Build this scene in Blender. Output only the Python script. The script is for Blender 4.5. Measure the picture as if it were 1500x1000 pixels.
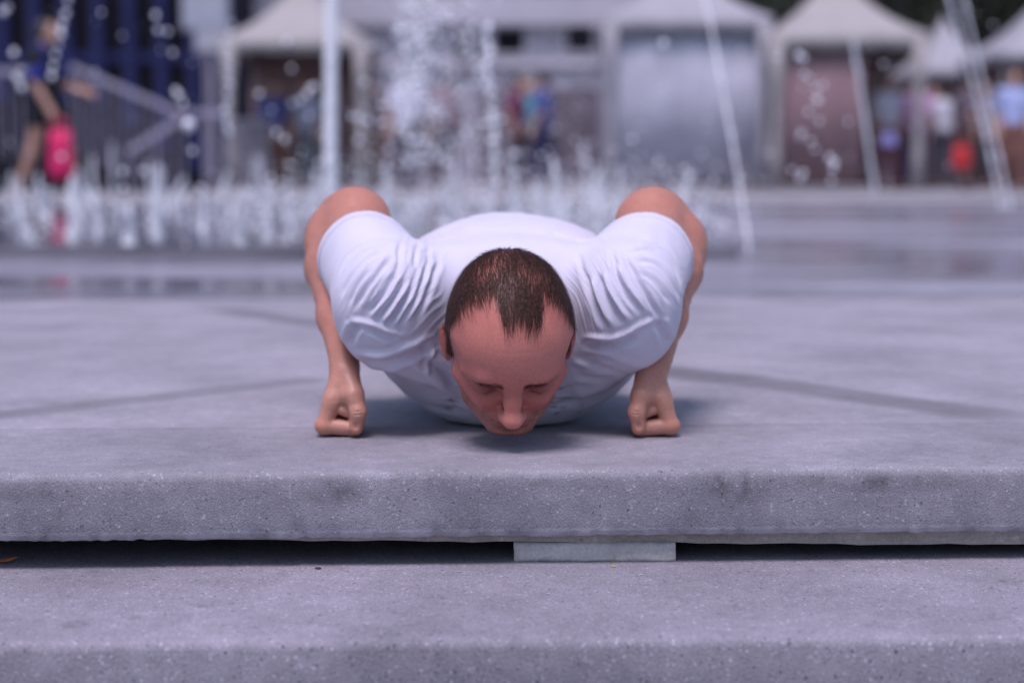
import bpy, bmesh, math, random
import numpy as np
from mathutils import Vector, Matrix, noise as mnoise

for _o in list(bpy.data.objects):
    bpy.data.objects.remove(_o, do_unlink=True)
scene = bpy.context.scene
COL = scene.collection
R = math.radians
random.seed(7)
rng = np.random.default_rng(7)

# ------------------------------------------------------------------ camera
FPX = 2568.0            # focal length in pixels of the 1500 px wide photograph
CAM_Y, CAM_Z = -2.4, 0.366
PITCH = math.atan(255.0 / FPX)
cam_data = bpy.data.cameras.new('camera')
cam = bpy.data.objects.new('camera', cam_data)
COL.objects.link(cam)
cam.location = (0, CAM_Y, CAM_Z)
cam.rotation_euler = (R(90) - PITCH, 0, 0)
cam_data.sensor_width = 36.0
cam_data.lens = 36.0 * FPX / 1500.0
cam_data.clip_start = 0.05
cam_data.clip_end = 600
cam_data.dof.use_dof = True
cam_data.dof.focus_distance = 2.14
cam_data.dof.aperture_fstop = 2.5
scene.camera = cam

# ------------------------------------------------------------------ light
SUN_EL, SUN_AZ = R(70), R(-160)      # azimuth measured from +Y; the light comes over the photographer's left shoulder
world = bpy.data.worlds.new('World')
scene.world = world
world.use_nodes = True
wn = world.node_tree.nodes
wl = world.node_tree.links
wn.clear()
sky = wn.new('ShaderNodeTexSky')
sky.sky_type = 'NISHITA'
sky.sun_disc = False
sky.sun_elevation = SUN_EL
sky.sun_rotation = SUN_AZ
sky.air_density = 1.0
sky.dust_density = 2.2
sky.ozone_density = 3.0
wbg = wn.new('ShaderNodeBackground')
wbg.inputs['Strength'].default_value = 0.075
wout = wn.new('ShaderNodeOutputWorld')
wl.new(sky.outputs[0], wbg.inputs['Color'])
wl.new(wbg.outputs[0], wout.inputs['Surface'])
sun_data = bpy.data.lights.new('sun', 'SUN')
sun_data.energy = 1.5
sun_data.angle = R(22)
sun_data.color = (0.96, 0.85, 1.0)
sun = bpy.data.objects.new('sun', sun_data)
COL.objects.link(sun)
sdir = Vector((math.sin(SUN_AZ) * math.cos(SUN_EL), math.cos(SUN_AZ) * math.cos(SUN_EL), math.sin(SUN_EL)))
sun.rotation_euler = sdir.to_track_quat('Z', 'Y').to_euler()

vs = scene.view_settings
scene.display_settings.display_device = 'sRGB'
vs.view_transform = 'Standard'
vs.look = 'None'
vs.gamma = 1.0
vs.use_curve_mapping = False
vs.exposure = 0.98
scene.render.engine = 'CYCLES'
scene.cycles.use_denoising = True
scene.cycles.max_bounces = 8
scene.cycles.transparent_max_bounces = 8
scene.cycles.caustics_reflective = False
scene.cycles.caustics_refractive = False
scene.cycles.sample_clamp_indirect = 6.0

# ------------------------------------------------------------------ helpers
def px(u, v, d):
    """point seen at pixel (u, v) of the 1500x1000 photograph, at horizontal distance d from the camera"""
    cx, cy = (u - 750.0) / FPX, (500.0 - v) / FPX
    f = math.cos(PITCH) + cy * math.sin(PITCH)
    z = -math.sin(PITCH) + cy * math.cos(PITCH)
    return Vector((cx / f * d, CAM_Y + d, CAM_Z + z / f * d))

def pxg(u, v, z=0.0):
    """point of the horizontal plane at height z seen at pixel (u, v)"""
    p = px(u, v, 1.0)
    k = (z - CAM_Z) / (p.z - CAM_Z)
    return Vector((p.x * k, CAM_Y + k, z))

def link(o, parent=None):
    COL.objects.link(o)
    if parent is not None:
        o.parent = parent
    return o

def empty(name, loc=(0, 0, 0), rz=0.0, label=None, cat=None, group=None):
    o = bpy.data.objects.new(name, None)
    COL.objects.link(o)
    o.location = loc
    o.rotation_euler = (0, 0, rz)
    o.empty_display_size = 0.1
    tag(o, label, cat, group)
    return o

def tag(o, label=None, cat=None, group=None, kind=None):
    if label: o['label'] = label
    if cat: o['category'] = cat
    if group: o['group'] = group
    if kind: o['kind'] = kind
    return o

def np_mesh(name, V, F, mat=None, parent=None, smooth=True, attrs=None):
    """object from numpy vertices and quads or triangles"""
    me = bpy.data.meshes.new(name)
    V = np.asarray(V, np.float32)
    F = np.asarray(F, np.int32)
    n = F.shape[1]
    me.vertices.add(len(V))
    me.vertices.foreach_set('co', V.ravel())
    me.loops.add(F.size)
    me.loops.foreach_set('vertex_index', F.ravel())
    me.polygons.add(len(F))
    me.polygons.foreach_set('loop_start', np.arange(0, F.size, n, dtype=np.int32))
    me.polygons.foreach_set('loop_total', np.full(len(F), n, np.int32))
    if smooth:
        me.polygons.foreach_set('use_smooth', np.ones(len(F), bool))
    for k, a in (attrs or {}).items():
        at = me.attributes.new(k, 'FLOAT_COLOR', 'POINT')
        c = np.ones((len(V), 4), np.float32)
        c[:, :3] = a
        at.data.foreach_set('color', c.ravel())
    me.update(calc_edges=True)
    me.validate()
    if mat: me.materials.append(mat)
    return link(bpy.data.objects.new(name, me), parent)

class MB:
    """collects simple shapes into one mesh"""
    def __init__(self):
        self.v, self.f = [], []
    def box(self, lo, hi, M=None):
        b = len(self.v)
        for x in (lo[0], hi[0]):
            for y in (lo[1], hi[1]):
                for z in (lo[2], hi[2]):
                    p = Vector((x, y, z))
                    self.v.append(M @ p if M is not None else p)
        for q in ((0, 1, 3, 2), (4, 6, 7, 5), (0, 4, 5, 1), (2, 3, 7, 6), (0, 2, 6, 4), (1, 5, 7, 3)):
            self.f.append([b + i for i in q])
        return self
    def tube(self, pts, rad, seg=8):
        pts = [Vector(p) for p in pts]
        rad = rad if hasattr(rad, '__len__') else [rad] * len(pts)
        b = len(self.v)
        for i, p in enumerate(pts):
            t = (pts[min(i + 1, len(pts) - 1)] - pts[max(i - 1, 0)]).normalized()
            a = t.orthogonal().normalized() if i == 0 else (a - a.dot(t) * t).normalized()
            c = t.cross(a)
            for k in range(seg):
                w = 2 * math.pi * k / seg
                self.v.append(p + rad[i] * (math.cos(w) * a + math.sin(w) * c))
        for i in range(len(pts) - 1):
            for k in range(seg):
                k2 = (k + 1) % seg
                self.f.append([b + i * seg + k, b + i * seg + k2, b + (i + 1) * seg + k2, b + (i + 1) * seg + k])
        self.f.append([b + k for k in range(seg)][::-1])
        self.f.append([b + (len(pts) - 1) * seg + k for k in range(seg)])
        return self
    def poly(self, pts):
        b = len(self.v)
        self.v += [Vector(p) for p in pts]
        self.f.append(list(range(b, b + len(pts))))
        return self
    def build(self, name, mat, parent=None, smooth=False, bevel=0.0):
        me = bpy.data.meshes.new(name)
        me.from_pydata([tuple(p) for p in self.v], [], self.f)
        me.update()
        if smooth:
            me.polygons.foreach_set('use_smooth', [True] * len(me.polygons))
        if mat: me.materials.append(mat)
        o = link(bpy.data.objects.new(name, me), parent)
        if bevel:
            m = o.modifiers.new('bevel', 'BEVEL')
            m.width = bevel; m.segments = 2
        return o

# ---- materials
def mat_new(name):
    m = bpy.data.materials.new(name)
    m.use_nodes = True
    nt = m.node_tree
    nt.nodes.clear()
    out = nt.nodes.new('ShaderNodeOutputMaterial')
    b = nt.nodes.new('ShaderNodeBsdfPrincipled')
    nt.links.new(b.outputs[0], out.inputs['Surface'])
    return m, nt, b

def nd(nt, typ, **kw):
    n = nt.nodes.new(typ)
    for k, v in kw.items():
        if k in n.inputs.keys():
            n.inputs[k].default_value = v
        else:
            setattr(n, k, v)
    return n

def ramp(nt, src, stops):
    r = nt.nodes.new('ShaderNodeValToRGB')
    e = r.color_ramp.elements
    while len(e) < len(stops):
        e.new(0.5)
    for x, (p, c) in zip(e, stops):
        x.position = p
        x.color = (c, c, c, 1) if not hasattr(c, '__len__') else (*c[:3], 1)
    nt.links.new(src, r.inputs[0])
    return r

def mixc(nt, fac, a, b, typ='MIX'):
    m = nt.nodes.new('ShaderNodeMix')
    m.data_type = 'RGBA'
    m.blend_type = typ
    for i, s in ((0, fac), (6, a), (7, b)):
        if isinstance(s, bpy.types.NodeSocket):
            nt.links.new(s, m.inputs[i])
        elif i == 0:
            m.inputs[0].default_value = s
        else:
            m.inputs[i].default_value = (*s[:3], 1)
    return m.outputs[2]

def simple_mat(name, col, rough=0.6, var=0.15, scale=6.0, metallic=0.0, bump=0.0, spec=0.5):
    """plain surface whose colour wanders a little"""
    m, nt, b = mat_new(name)
    tc = nd(nt, 'ShaderNodeTexCoord')
    n = nd(nt, 'ShaderNodeTexNoise', Scale=scale, Detail=5.0, Roughness=0.6)
    nt.links.new(tc.outputs['Object'], n.inputs['Vector'])
    lo = [c * (1 - var) for c in col]
    hi = [min(1, c * (1 + var)) for c in col]
    r = ramp(nt, n.outputs['Fac'], [(0.3, lo), (0.7, hi)])
    nt.links.new(r.outputs[0], b.inputs['Base Color'])
    b.inputs['Roughness'].default_value = rough
    b.inputs['Metallic'].default_value = metallic
    b.inputs['Specular IOR Level'].default_value = spec
    if bump:
        bp = nd(nt, 'ShaderNodeBump', Strength=bump, Distance=0.01)
        nt.links.new(n.outputs['Fac'], bp.inputs['Height'])
        nt.links.new(bp.outputs[0], b.inputs['Normal'])
    return m

# ---- signed distance modelling
def smin(a, b, k):
    h = np.maximum(k - np.abs(a - b), 0.0) / k
    return np.minimum(a, b) - h * h * k * 0.25
def smax(a, b, k):
    return -smin(-a, -b, k)
def s_ell(p, c, r):
    q = (p - np.asarray(c, np.float32))
    r = np.asarray(r, np.float32)
    k0 = np.sqrt(((q / r) ** 2).sum(1))
    k1 = np.sqrt(((q / (r * r)) ** 2).sum(1)) + 1e-9
    return k0 * (k0 - 1.0) / k1
def s_sph(p, c, r):
    q = p - np.asarray(c, np.float32)
    return np.sqrt((q * q).sum(1)) - r
def s_cone(p, a, b, ra, rb):
    a = np.asarray(a, np.float32); b = np.asarray(b, np.float32)
    ba = b - a
    q = p - a
    t = np.clip((q @ ba) / (ba @ ba), 0, 1)
    w = q - t[:, None] * ba
    return np.sqrt((w * w).sum(1)) - (ra + (rb - ra) * t)
def s_chain(p, pts, rads, k):
    d = None
    for i in range(len(pts) - 1):
        e = s_cone(p, pts[i], pts[i + 1], rads[i], rads[i + 1])
        d = e if d is None else smin(d, e, k)
    return d
def s_group(p, lo, hi, fn, margin=0.03):
    """evaluate fn only near its box"""
    lo = np.asarray(lo, np.float32); hi = np.asarray(hi, np.float32)
    q = np.maximum(np.maximum(lo - p, p - hi), 0)
    bd = np.sqrt((q * q).sum(1))
    out = bd + 0.02
    m = bd < margin
    if m.any():
        out[m] = fn(p[m])
    return out.astype(np.float32)

def polygonize(fn, lo, hi, h, newton=2):
    """surface nets on a sparse grid: vertices, quads and normals of fn = 0"""
    lo = np.asarray(lo, np.float32); hi = np.asarray(hi, np.float32)
    B = 8
    nb = np.ceil((hi - lo) / h / B).astype(int) + 1
    n = nb * B
    g = np.stack(np.meshgrid(*[np.arange(k) for k in nb], indexing='ij'), -1).reshape(-1, 3)
    cen = lo + (g * B + (B - 1) / 2.0).astype(np.float32) * h
    fc = np.concatenate([fn(c) for c in np.array_split(cen, max(1, len(cen) // 300000))])
    act = np.abs(fc) < B * h * 0.87 * 1.45 + h * 2
    F6 = np.empty((nb[0], B, nb[1], B, nb[2], B), np.float32)
    F6[:] = np.sign(fc).reshape(nb[0], 1, nb[1], 1, nb[2], 1)
    off = np.stack(np.meshgrid(*[np.arange(B)] * 3, indexing='ij'), -1).reshape(-1, 3)
    ga = g[act]
    for chunk in np.array_split(ga, max(1, len(ga) // 800)):
        pts = lo + ((chunk[:, None, :] * B + off[None]).reshape(-1, 3)).astype(np.float32) * h
        vals = fn(pts).reshape(len(chunk), B, B, B)
        F6[chunk[:, 0], :, chunk[:, 1], :, chunk[:, 2], :] = vals
    Fv = F6.reshape(n)
    S = Fv < 0
    cs = S[:-1, :-1, :-1].astype(np.uint8)
    for dx in (0, 1):
        for dy in (0, 1):
            for dz in (0, 1):
                if dx or dy or dz:
                    cs = cs + S[dx:n[0] - 1 + dx, dy:n[1] - 1 + dy, dz:n[2] - 1 + dz]
    ids = np.argwhere((cs > 0) & (cs < 8))
    vid = np.full(cs.shape, -1, np.int32)
    vid[ids[:, 0], ids[:, 1], ids[:, 2]] = np.arange(len(ids))
    acc = np.zeros((len(ids), 3), np.float32); cnt = np.zeros(len(ids), np.float32)
    cor = [(a, b, c) for a in (0, 1) for b in (0, 1) for c in (0, 1)]
    for a in cor:
        for ax in range(3):
            if a[ax] == 0:
                b = list(a); b[ax] = 1
                fa = Fv[ids[:, 0] + a[0], ids[:, 1] + a[1], ids[:, 2] + a[2]]
                fb = Fv[ids[:, 0] + b[0], ids[:, 1] + b[1], ids[:, 2] + b[2]]
                m = (fa < 0) != (fb < 0)
                t = np.where(m, fa / np.where(m, fa - fb, 1), 0)
                pt = np.tile(np.array(a, np.float32), (len(ids), 1))
                pt[:, ax] += t
                acc[m] += pt[m]; cnt[m] += 1
    V = lo + (ids + acc / cnt[:, None]) * h
    quads = []
    for ax in range(3):
        o1, o2 = [(1, 2), (2, 0), (0, 1)][ax]
        sl0 = [slice(1, n[i] - 1) for i in range(3)]
        sl1 = list(sl0)
        sl0[ax] = slice(0, n[ax] - 1); sl1[ax] = slice(1, n[ax])
        A, Bq = S[tuple(sl0)], S[tuple(sl1)]
        e = np.argwhere(A != Bq)
        st = np.array([1, 1, 1]); st[ax] = 0
        c = e + st
        def cell(d1, d2):
            q = c.copy(); q[:, o1] += d1; q[:, o2] += d2
            return vid[q[:, 0], q[:, 1], q[:, 2]]
        q = np.stack([cell(-1, -1), cell(0, -1), cell(0, 0), cell(-1, 0)], 1)
        inside = A[e[:, 0], e[:, 1], e[:, 2]]
        q[~inside] = q[~inside][:, ::-1]
        quads.append(q)
    Q = np.concatenate(quads)
    Q = Q[(Q >= 0).all(1)]
    N = None
    for it in range(newton):
        N = grad(fn, V, h * 0.5)
        f = fn(V)
        V = V - np.clip(f, -h, h)[:, None] * N
    N = grad(fn, V, h * 0.5)
    return V.astype(np.float32), Q, N

def grad(fn, V, e):
    g = np.zeros_like(V)
    for k in ((1, -1, -1), (-1, -1, 1), (-1, 1, -1), (1, 1, 1)):
        k = np.array(k, np.float32)
        g += k * fn((V + k * e).astype(np.float32))[:, None]
    return g / (np.linalg.norm(g, axis=1, keepdims=True) + 1e-12)

def compact(V, Q, keep_faces, *arrs):
    Q = Q[keep_faces]
    used = np.zeros(len(V), bool); used[Q.ravel()] = True
    idx = np.cumsum(used) - 1
    return (V[used], idx[Q]) + tuple(a[used] for a in arrs)

def vnoise(P, scale, seed=0):
    """cheap smooth noise in numpy: a few rotated sine products"""
    r = np.random.default_rng(seed)
    o = np.zeros(len(P), np.float32)
    for i in range(6):
        d = r.normal(size=3); d /= np.linalg.norm(d)
        d2 = r.normal(size=3); d2 /= np.linalg.norm(d2)
        s = scale * (0.7 + 0.9 * r.random())
        o += np.sin(P @ d * s + r.random() * 6.28) * np.sin(P @ d2 * s * 0.8 + r.random() * 6.28)
    return o / 3.0
def sstep(a, b, x):
    t = np.clip((x - a) / (b - a), 0, 1)
    return t * t * (3 - 2 * t)
# ================================================================== steps and plaza
def concrete(name, col, speck=0.35, speck_scale=420.0, stain=0.25, bump=0.35, rough=0.8, spots=(), streaks=(), wet=None, arris=None):
    """cast concrete: speckled aggregate, blotches, stains; streaks are wet trails (x0, y0, x1, y1, half width)"""
    m, nt, b = mat_new(name)
    tc = nd(nt, 'ShaderNodeTexCoord')
    O = tc.outputs['Object']
    L_ = nt.links.new
    n1 = nd(nt, 'ShaderNodeTexNoise', Scale=speck_scale, Detail=3.0, Roughness=0.7)
    n2 = nd(nt, 'ShaderNodeTexNoise', Scale=3.5, Detail=7.0, Roughness=0.62)
    n3 = nd(nt, 'ShaderNodeTexNoise', Scale=38.0, Detail=5.0, Roughness=0.6)
    v1 = nd(nt, 'ShaderNodeTexVoronoi', Scale=speck_scale * 0.55)
    for x in (n1, n2, n3, v1): L_(O, x.inputs['Vector'])
    c = ramp(nt, n2.outputs['Fac'], [(0.30, [k * (1 - stain) for k in col]), (0.68, [k * (1 + stain * 0.45) for k in col])]).outputs[0]
    c = mixc(nt, 1.0, c, ramp(nt, n3.outputs['Fac'], [(0.25, 0.86), (0.75, 1.12)]).outputs[0], 'MULTIPLY')
    c = mixc(nt, 1.0, c, ramp(nt, n1.outputs['Fac'], [(0.30, 1 - speck), (0.5, 1.0), (0.72, 1 + speck)]).outputs[0], 'MULTIPLY')
    # single pale and dark grains
    vc = ramp(nt, v1.outputs['Color'], [(0.06, 1 - speck * 1.2), (0.14, 1.0), (0.82, 1.0), (0.93, 1 + speck * 1.4)])
    c = mixc(nt, 1.0, c, vc.outputs[0], 'MULTIPLY')
    rgh = None
    def blob(loc, sc, lo, hi):
        mp = nd(nt, 'ShaderNodeMapping', vector_type='TEXTURE')
        mp.inputs['Location'].default_value = loc
        mp.inputs['Scale'].default_value = sc
        wob = mixc(nt, 0.012, O, n3.outputs['Color'], 'ADD')
        L_(wob, mp.inputs['Vector'])
        vl = nd(nt, 'ShaderNodeVectorMath', operation='LENGTH')
        L_(mp.outputs[0], vl.inputs[0])
        return ramp(nt, vl.outputs['Value'], [(lo, 1.0), (hi, 0.0)])
    for loc, sc, k in spots:
        f = blob(loc, sc, 0.15, 1.0)
        mu = nd(nt, 'ShaderNodeMath', operation='MULTIPLY'); mu.inputs[1].default_value = 1.0
        L_(f.outputs[0], mu.inputs[0])
        g = ramp(nt, n3.outputs['Fac'], [(0.38, 0.0), (0.62, k)])
        L_(g.outputs[0], mu.inputs[1])
        c = mixc(nt, mu.outputs[0], c, (0.035, 0.028, 0.030))
    wetf = None
    for (x0, y0, x1, y1, hw, k) in streaks:
        mp = nd(nt, 'ShaderNodeMapping', vector_type='TEXTURE')
        mp.inputs['Location'].default_value = ((x0 + x1) / 2, (y0 + y1) / 2, 0)
        mp.inputs['Rotation'].default_value = (0, 0, math.atan2(y1 - y0, x1 - x0))
        mp.inputs['Scale'].default_value = (math.hypot(x1 - x0, y1 - y0) / 2, hw, 1.0)
        wn_ = nd(nt, 'ShaderNodeTexNoise', Scale=2.6, Detail=4.0)
        L_(O, wn_.inputs['Vector'])
        L_(mixc(nt, 0.10, O, wn_.outputs['Color'], 'ADD'), mp.inputs['Vector'])
        sx = nd(nt, 'ShaderNodeSeparateXYZ'); L_(mp.outputs[0], sx.inputs[0])
        ab = nd(nt, 'ShaderNodeMath', operation='ABSOLUTE'); L_(sx.outputs['Y'], ab.inputs[0])
        ax_ = nd(nt, 'ShaderNodeMath', operation='ABSOLUTE'); L_(sx.outputs['X'], ax_.inputs[0])
        f1 = ramp(nt, ab.outputs[0], [(0.45, 1.0), (1.0, 0.0)])
        f2 = ramp(nt, ax_.outputs[0], [(0.9, 1.0), (1.0, 0.0)])
        pt = ramp(nt, n3.outputs['Fac'], [(0.25, k * 0.55), (0.7, k)])
        m1 = nd(nt, 'ShaderNodeMath', operation='MULTIPLY'); L_(f1.outputs[0], m1.inputs[0]); L_(f2.outputs[0], m1.inputs[1])
        m2 = nd(nt, 'ShaderNodeMath', operation='MULTIPLY'); L_(m1.outputs[0], m2.inputs[0]); L_(pt.outputs[0], m2.inputs[1])
        c = mixc(nt, m2.outputs[0], c, [k_ * 0.35 for k_ in col])
    if arris is not None:      # patchy paler tone along the lower edge of the slab
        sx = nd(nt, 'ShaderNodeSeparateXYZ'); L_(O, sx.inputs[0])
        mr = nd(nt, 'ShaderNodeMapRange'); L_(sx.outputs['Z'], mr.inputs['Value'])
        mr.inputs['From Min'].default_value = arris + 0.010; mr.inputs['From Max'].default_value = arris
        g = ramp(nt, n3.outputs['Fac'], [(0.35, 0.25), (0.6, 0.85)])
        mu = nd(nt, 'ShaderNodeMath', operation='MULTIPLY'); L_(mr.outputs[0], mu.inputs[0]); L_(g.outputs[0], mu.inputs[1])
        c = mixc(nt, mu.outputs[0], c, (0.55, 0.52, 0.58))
    L_(c, b.inputs['Base Color'])
    b.inputs['Roughness'].default_value = rough
    b.inputs['Specular IOR Level'].default_value = 0.35
    h = nd(nt, 'ShaderNodeMath', operation='ADD')
    L_(n1.outputs['Fac'], h.inputs[0]); L_(v1.outputs['Distance'], h.inputs[1])
    bp = nd(nt, 'ShaderNodeBump', Strength=bump, Distance=0.0025)
    L_(h.outputs[0], bp.inputs['Height'])
    L_(bp.outputs[0], b.inputs['Normal'])
    return m

CON = (0.272, 0.257, 0.296)
TREAD_Z = -0.118
LOW_Z = -0.245

def edge_strip(name, A, B, zt, zb, depth, mat, chip, seed, back_z=None, xr=(-3.2, 4.4)):
    """slab with a worn front edge that runs through A and B (top edge points)"""
    d = (B - A).normalized(); d.z = 0
    nrm = Vector((-d.y, d.x, 0))              # into the slab
    L0 = (B - A).length
    xs = np.concatenate([np.linspace(xr[0] * L0, -0.12 * L0, 60), np.linspace(-0.12 * L0, 1.12 * L0, 330)[1:], np.linspace(1.12 * L0, xr[1] * L0, 60)[1:]])
    h = zt - zb
    prof = [(depth, 0), (depth * .5, 0), (0.035, 0), (0.014, -0.0004), (0.0065, -0.0018), (0.0025, -0.0048), (0.0004, -0.011), (0, -h * .3), (0, -h * .5), (0, -h * .7),
            (0, -h * .88), (0.0012, -h * .955), (0.006, -h * .99), (0.014, -h), (depth * .5, -h), (depth, -h)]
    wgt = [0, 0, .15, .5, .9, 1.0, .8, .5, .5, .5, .7, 1.3, 1.3, .5, 0, 0]
    V = np.zeros((len(xs), len(prof), 3), np.float32)
    for i, (a, z) in enumerate(prof):
        base = np.array([A.x, A.y, zt], np.float32)
        V[:, i] = base + xs[:, None] * np.array(d, np.float32) + a * np.array(nrm, np.float32) + np.array([0, 0, z], np.float32)
    P = V.reshape(-1, 3)
    W = np.tile(np.array(wgt, np.float32), len(xs))
    n_ = vnoise(P, 60, seed) * 0.0006 + vnoise(P, 190, seed + 1) * 0.0005 + vnoise(P, 420, seed + 2) * 0.0004
    low = np.zeros(len(prof), np.float32); low[10:14] = 1.0
    chipv = np.maximum(vnoise(P, 55, seed + 5) + vnoise(P, 160, seed + 6) - 0.75, 0) * chip * np.tile(low, len(xs))
    P = P + np.array(nrm, np.float32) * ((n_ * 1.5) * W + chipv)[:, None] + np.array([0, 0, 1], np.float32) * (n_ * W + chipv * 0.8)[:, None]
    n = len(prof)
    i, k = np.meshgrid(np.arange(len(xs) - 1), np.arange(n - 1), indexing='ij')
    a = (i * n + k).ravel()
    F = np.stack([a, a + 1, a + n + 1, a + n], 1)
    return tag(np_mesh(name, P, F, mat, None), kind='structure')

EA, EB = pxg(0, 695), pxg(1500, 683)
JA, JB = pxg(0, 629), pxg(1500, 619)
spots_top = [(tuple(px(1092, 702, 2.11)), (0.060, 0.05, 0.030), 0.8), (tuple(px(500, 708, 2.11)), (0.050, 0.05, 0.026), 0.7), (tuple(px(65, 708, 2.10)), (0.07, 0.05, 0.018), 0.6),
             (tuple(px(1290, 698, 2.12)), (0.18, 0.05, 0.018), 0.6), (tuple(px(820, 700, 2.11)), (0.12, 0.05, 0.010), 0.35), (tuple(px(1095, 740, 2.11)), (0.03, 0.05, 0.03), 0.45)]
wetS = [(*pxg(330, 448)[:2], *pxg(1560, 611)[:2], 0.085, 0.75), (*pxg(-60, 616)[:2], *pxg(520, 548)[:2], 0.055, 0.50), (*pxg(985, 536)[:2], *pxg(1120, 552)[:2], 0.10, 0.55)]
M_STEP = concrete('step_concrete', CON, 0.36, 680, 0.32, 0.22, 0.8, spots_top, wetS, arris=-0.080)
SLAB_D = 0.5 * ((JA - EA).y + (JB - EB).y) * math.cos(math.atan2((EB - EA).y, (EB - EA).x))
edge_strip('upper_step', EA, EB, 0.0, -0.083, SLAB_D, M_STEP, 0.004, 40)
LA, LB = pxg(0, 941, TREAD_Z), pxg(1500, 931, TREAD_Z)
M_TREAD = concrete('lower_step_concrete', (0.272, 0.255, 0.300), 0.50, 640, 0.26, 0.30, 0.8,
                   [(tuple(pxg(122, 912, TREAD_Z)), (0.022, 0.030, 0.05), 0.7), (tuple(pxg(205, 902, TREAD_Z)), (0.012, 0.014, 0.05), 0.6), (tuple(pxg(312, 882, TREAD_Z)), (0.016, 0.02, 0.05), 0.6),
                    (tuple(pxg(1470, 848, TREAD_Z)), (0.06, 0.03, 0.05), 0.5)])
edge_strip('lower_step', LA, LB, TREAD_Z, -0.30, 0.75, M_TREAD, 0.003, 70)
# ground below the steps, behind the camera
g = MB().poly([(-60, -60, LOW_Z), (60, -60, LOW_Z), (60, LA.y + 0.1, LOW_Z), (-60, LA.y + 0.1, LOW_Z)]).build('lower_ground', concrete('lower_paving', (0.2, 0.195, 0.22), 0.2, 120, 0.2))
tag(g, kind='structure')
# riser wall far inside the shadow gap
d_ = (EB - EA).normalized(); n_ = Vector((-d_.y, d_.x, 0))
def along(t, a, z):
    p = EA + d_ * t + n_ * a
    return Vector((p.x, p.y, z))
L0 = (EB - EA).length
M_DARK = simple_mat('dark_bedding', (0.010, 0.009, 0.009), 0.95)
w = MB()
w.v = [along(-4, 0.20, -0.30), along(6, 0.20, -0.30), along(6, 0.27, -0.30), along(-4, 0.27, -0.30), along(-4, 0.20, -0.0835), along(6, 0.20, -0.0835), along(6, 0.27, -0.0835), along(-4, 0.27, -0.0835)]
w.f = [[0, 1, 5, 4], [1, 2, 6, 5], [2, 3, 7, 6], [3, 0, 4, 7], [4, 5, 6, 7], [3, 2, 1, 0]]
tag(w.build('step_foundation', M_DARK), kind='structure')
# mortar bed under the slab, sagging towards the right
ts = np.linspace(0.16, 1.5, 60) * L0
top_, f0 = [], MB()
for i, t in enumerate(ts):
    sag = 0.0850 + 0.0160 * min(1, max(0, (t / L0 - 0.16) / 0.75)) + 0.0007 * math.sin(t * 37) + 0.0006 * math.sin(t * 91)
    f0.v += [along(t, 0.020 + 0.0012 * math.sin(t * 53), -0.0832), along(t, 0.021, -sag), along(t, 0.13, -sag), along(t, 0.13, -0.0832)]
for i in range(len(ts) - 1):
    a = i * 4
    for k in range(4):
        f0.f.append([a + k, a + (k + 1) % 4, a + 4 + (k + 1) % 4, a + 4 + k])
f0.f += [[0, 1, 2, 3], [len(f0.v) - 1 - k for k in range(4)]]
tag(f0.build('mortar_bed', concrete('mortar', (0.40, 0.36, 0.33), 0.2, 300, 0.3)), 'thin grey mortar bed sagging under the upper step slab', 'mortar bed')
# pale block wedged in the gap
q0, q1 = px(753, 810, 2.125), px(990, 810, 2.125)
blk = MB()
nx, nz = 26, 6
zb0, zb1 = TREAD_Z - 0.0005, -0.0945
for face_y in (0.0, 0.09):
    for i in range(nx + 1):
        for k in range(nz + 1):
            t = i / nx
            p = q0.lerp(q1, t)
            jx = 0.0012 * mnoise.noise(Vector((i * .9, k * .9, face_y * 50)))
            jy = 0.0016 * mnoise.noise(Vector((i * .6 + 9, k * .8, face_y * 50)))
            e = 0.002 if (k in (0, nz) or i in (0, nx)) and face_y == 0 else 0
            blk.v.append(Vector((p.x + jx, p.y + face_y + jy + e, zb0 + (zb1 - zb0) * k / nz + (jx if 0 < k else 0))))
S_ = (nx + 1) * (nz + 1)
I_ = lambda f, i, k: f * S_ + i * (nz + 1) + k
for i in range(nx):
    for k in range(nz):
        blk.f.append([I_(0, i, k), I_(0, i + 1, k), I_(0, i + 1, k + 1), I_(0, i, k + 1)])
        blk.f.append([I_(1, i, k + 1), I_(1, i + 1, k + 1), I_(1, i + 1, k), I_(1, i, k)])
for i in range(nx):
    blk.f.append([I_(0, i, nz), I_(0, i + 1, nz), I_(1, i + 1, nz), I_(1, i, nz)])
    blk.f.append([I_(1, i, 0), I_(1, i + 1, 0), I_(0, i + 1, 0), I_(0, i, 0)])
for k in range(nz):
    blk.f.append([I_(1, 0, k), I_(0, 0, k), I_(0, 0, k + 1), I_(1, 0, k + 1)])
    blk.f.append([I_(0, nx, k), I_(1, nx, k), I_(1, nx, k + 1), I_(0, nx, k + 1)])
tag(blk.build('support_block', concrete('pale_block', (0.62, 0.59, 0.58), 0.15, 200, 0.3), smooth=True), 'pale stone block wedged in the dark gap under the step', 'block')

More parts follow.
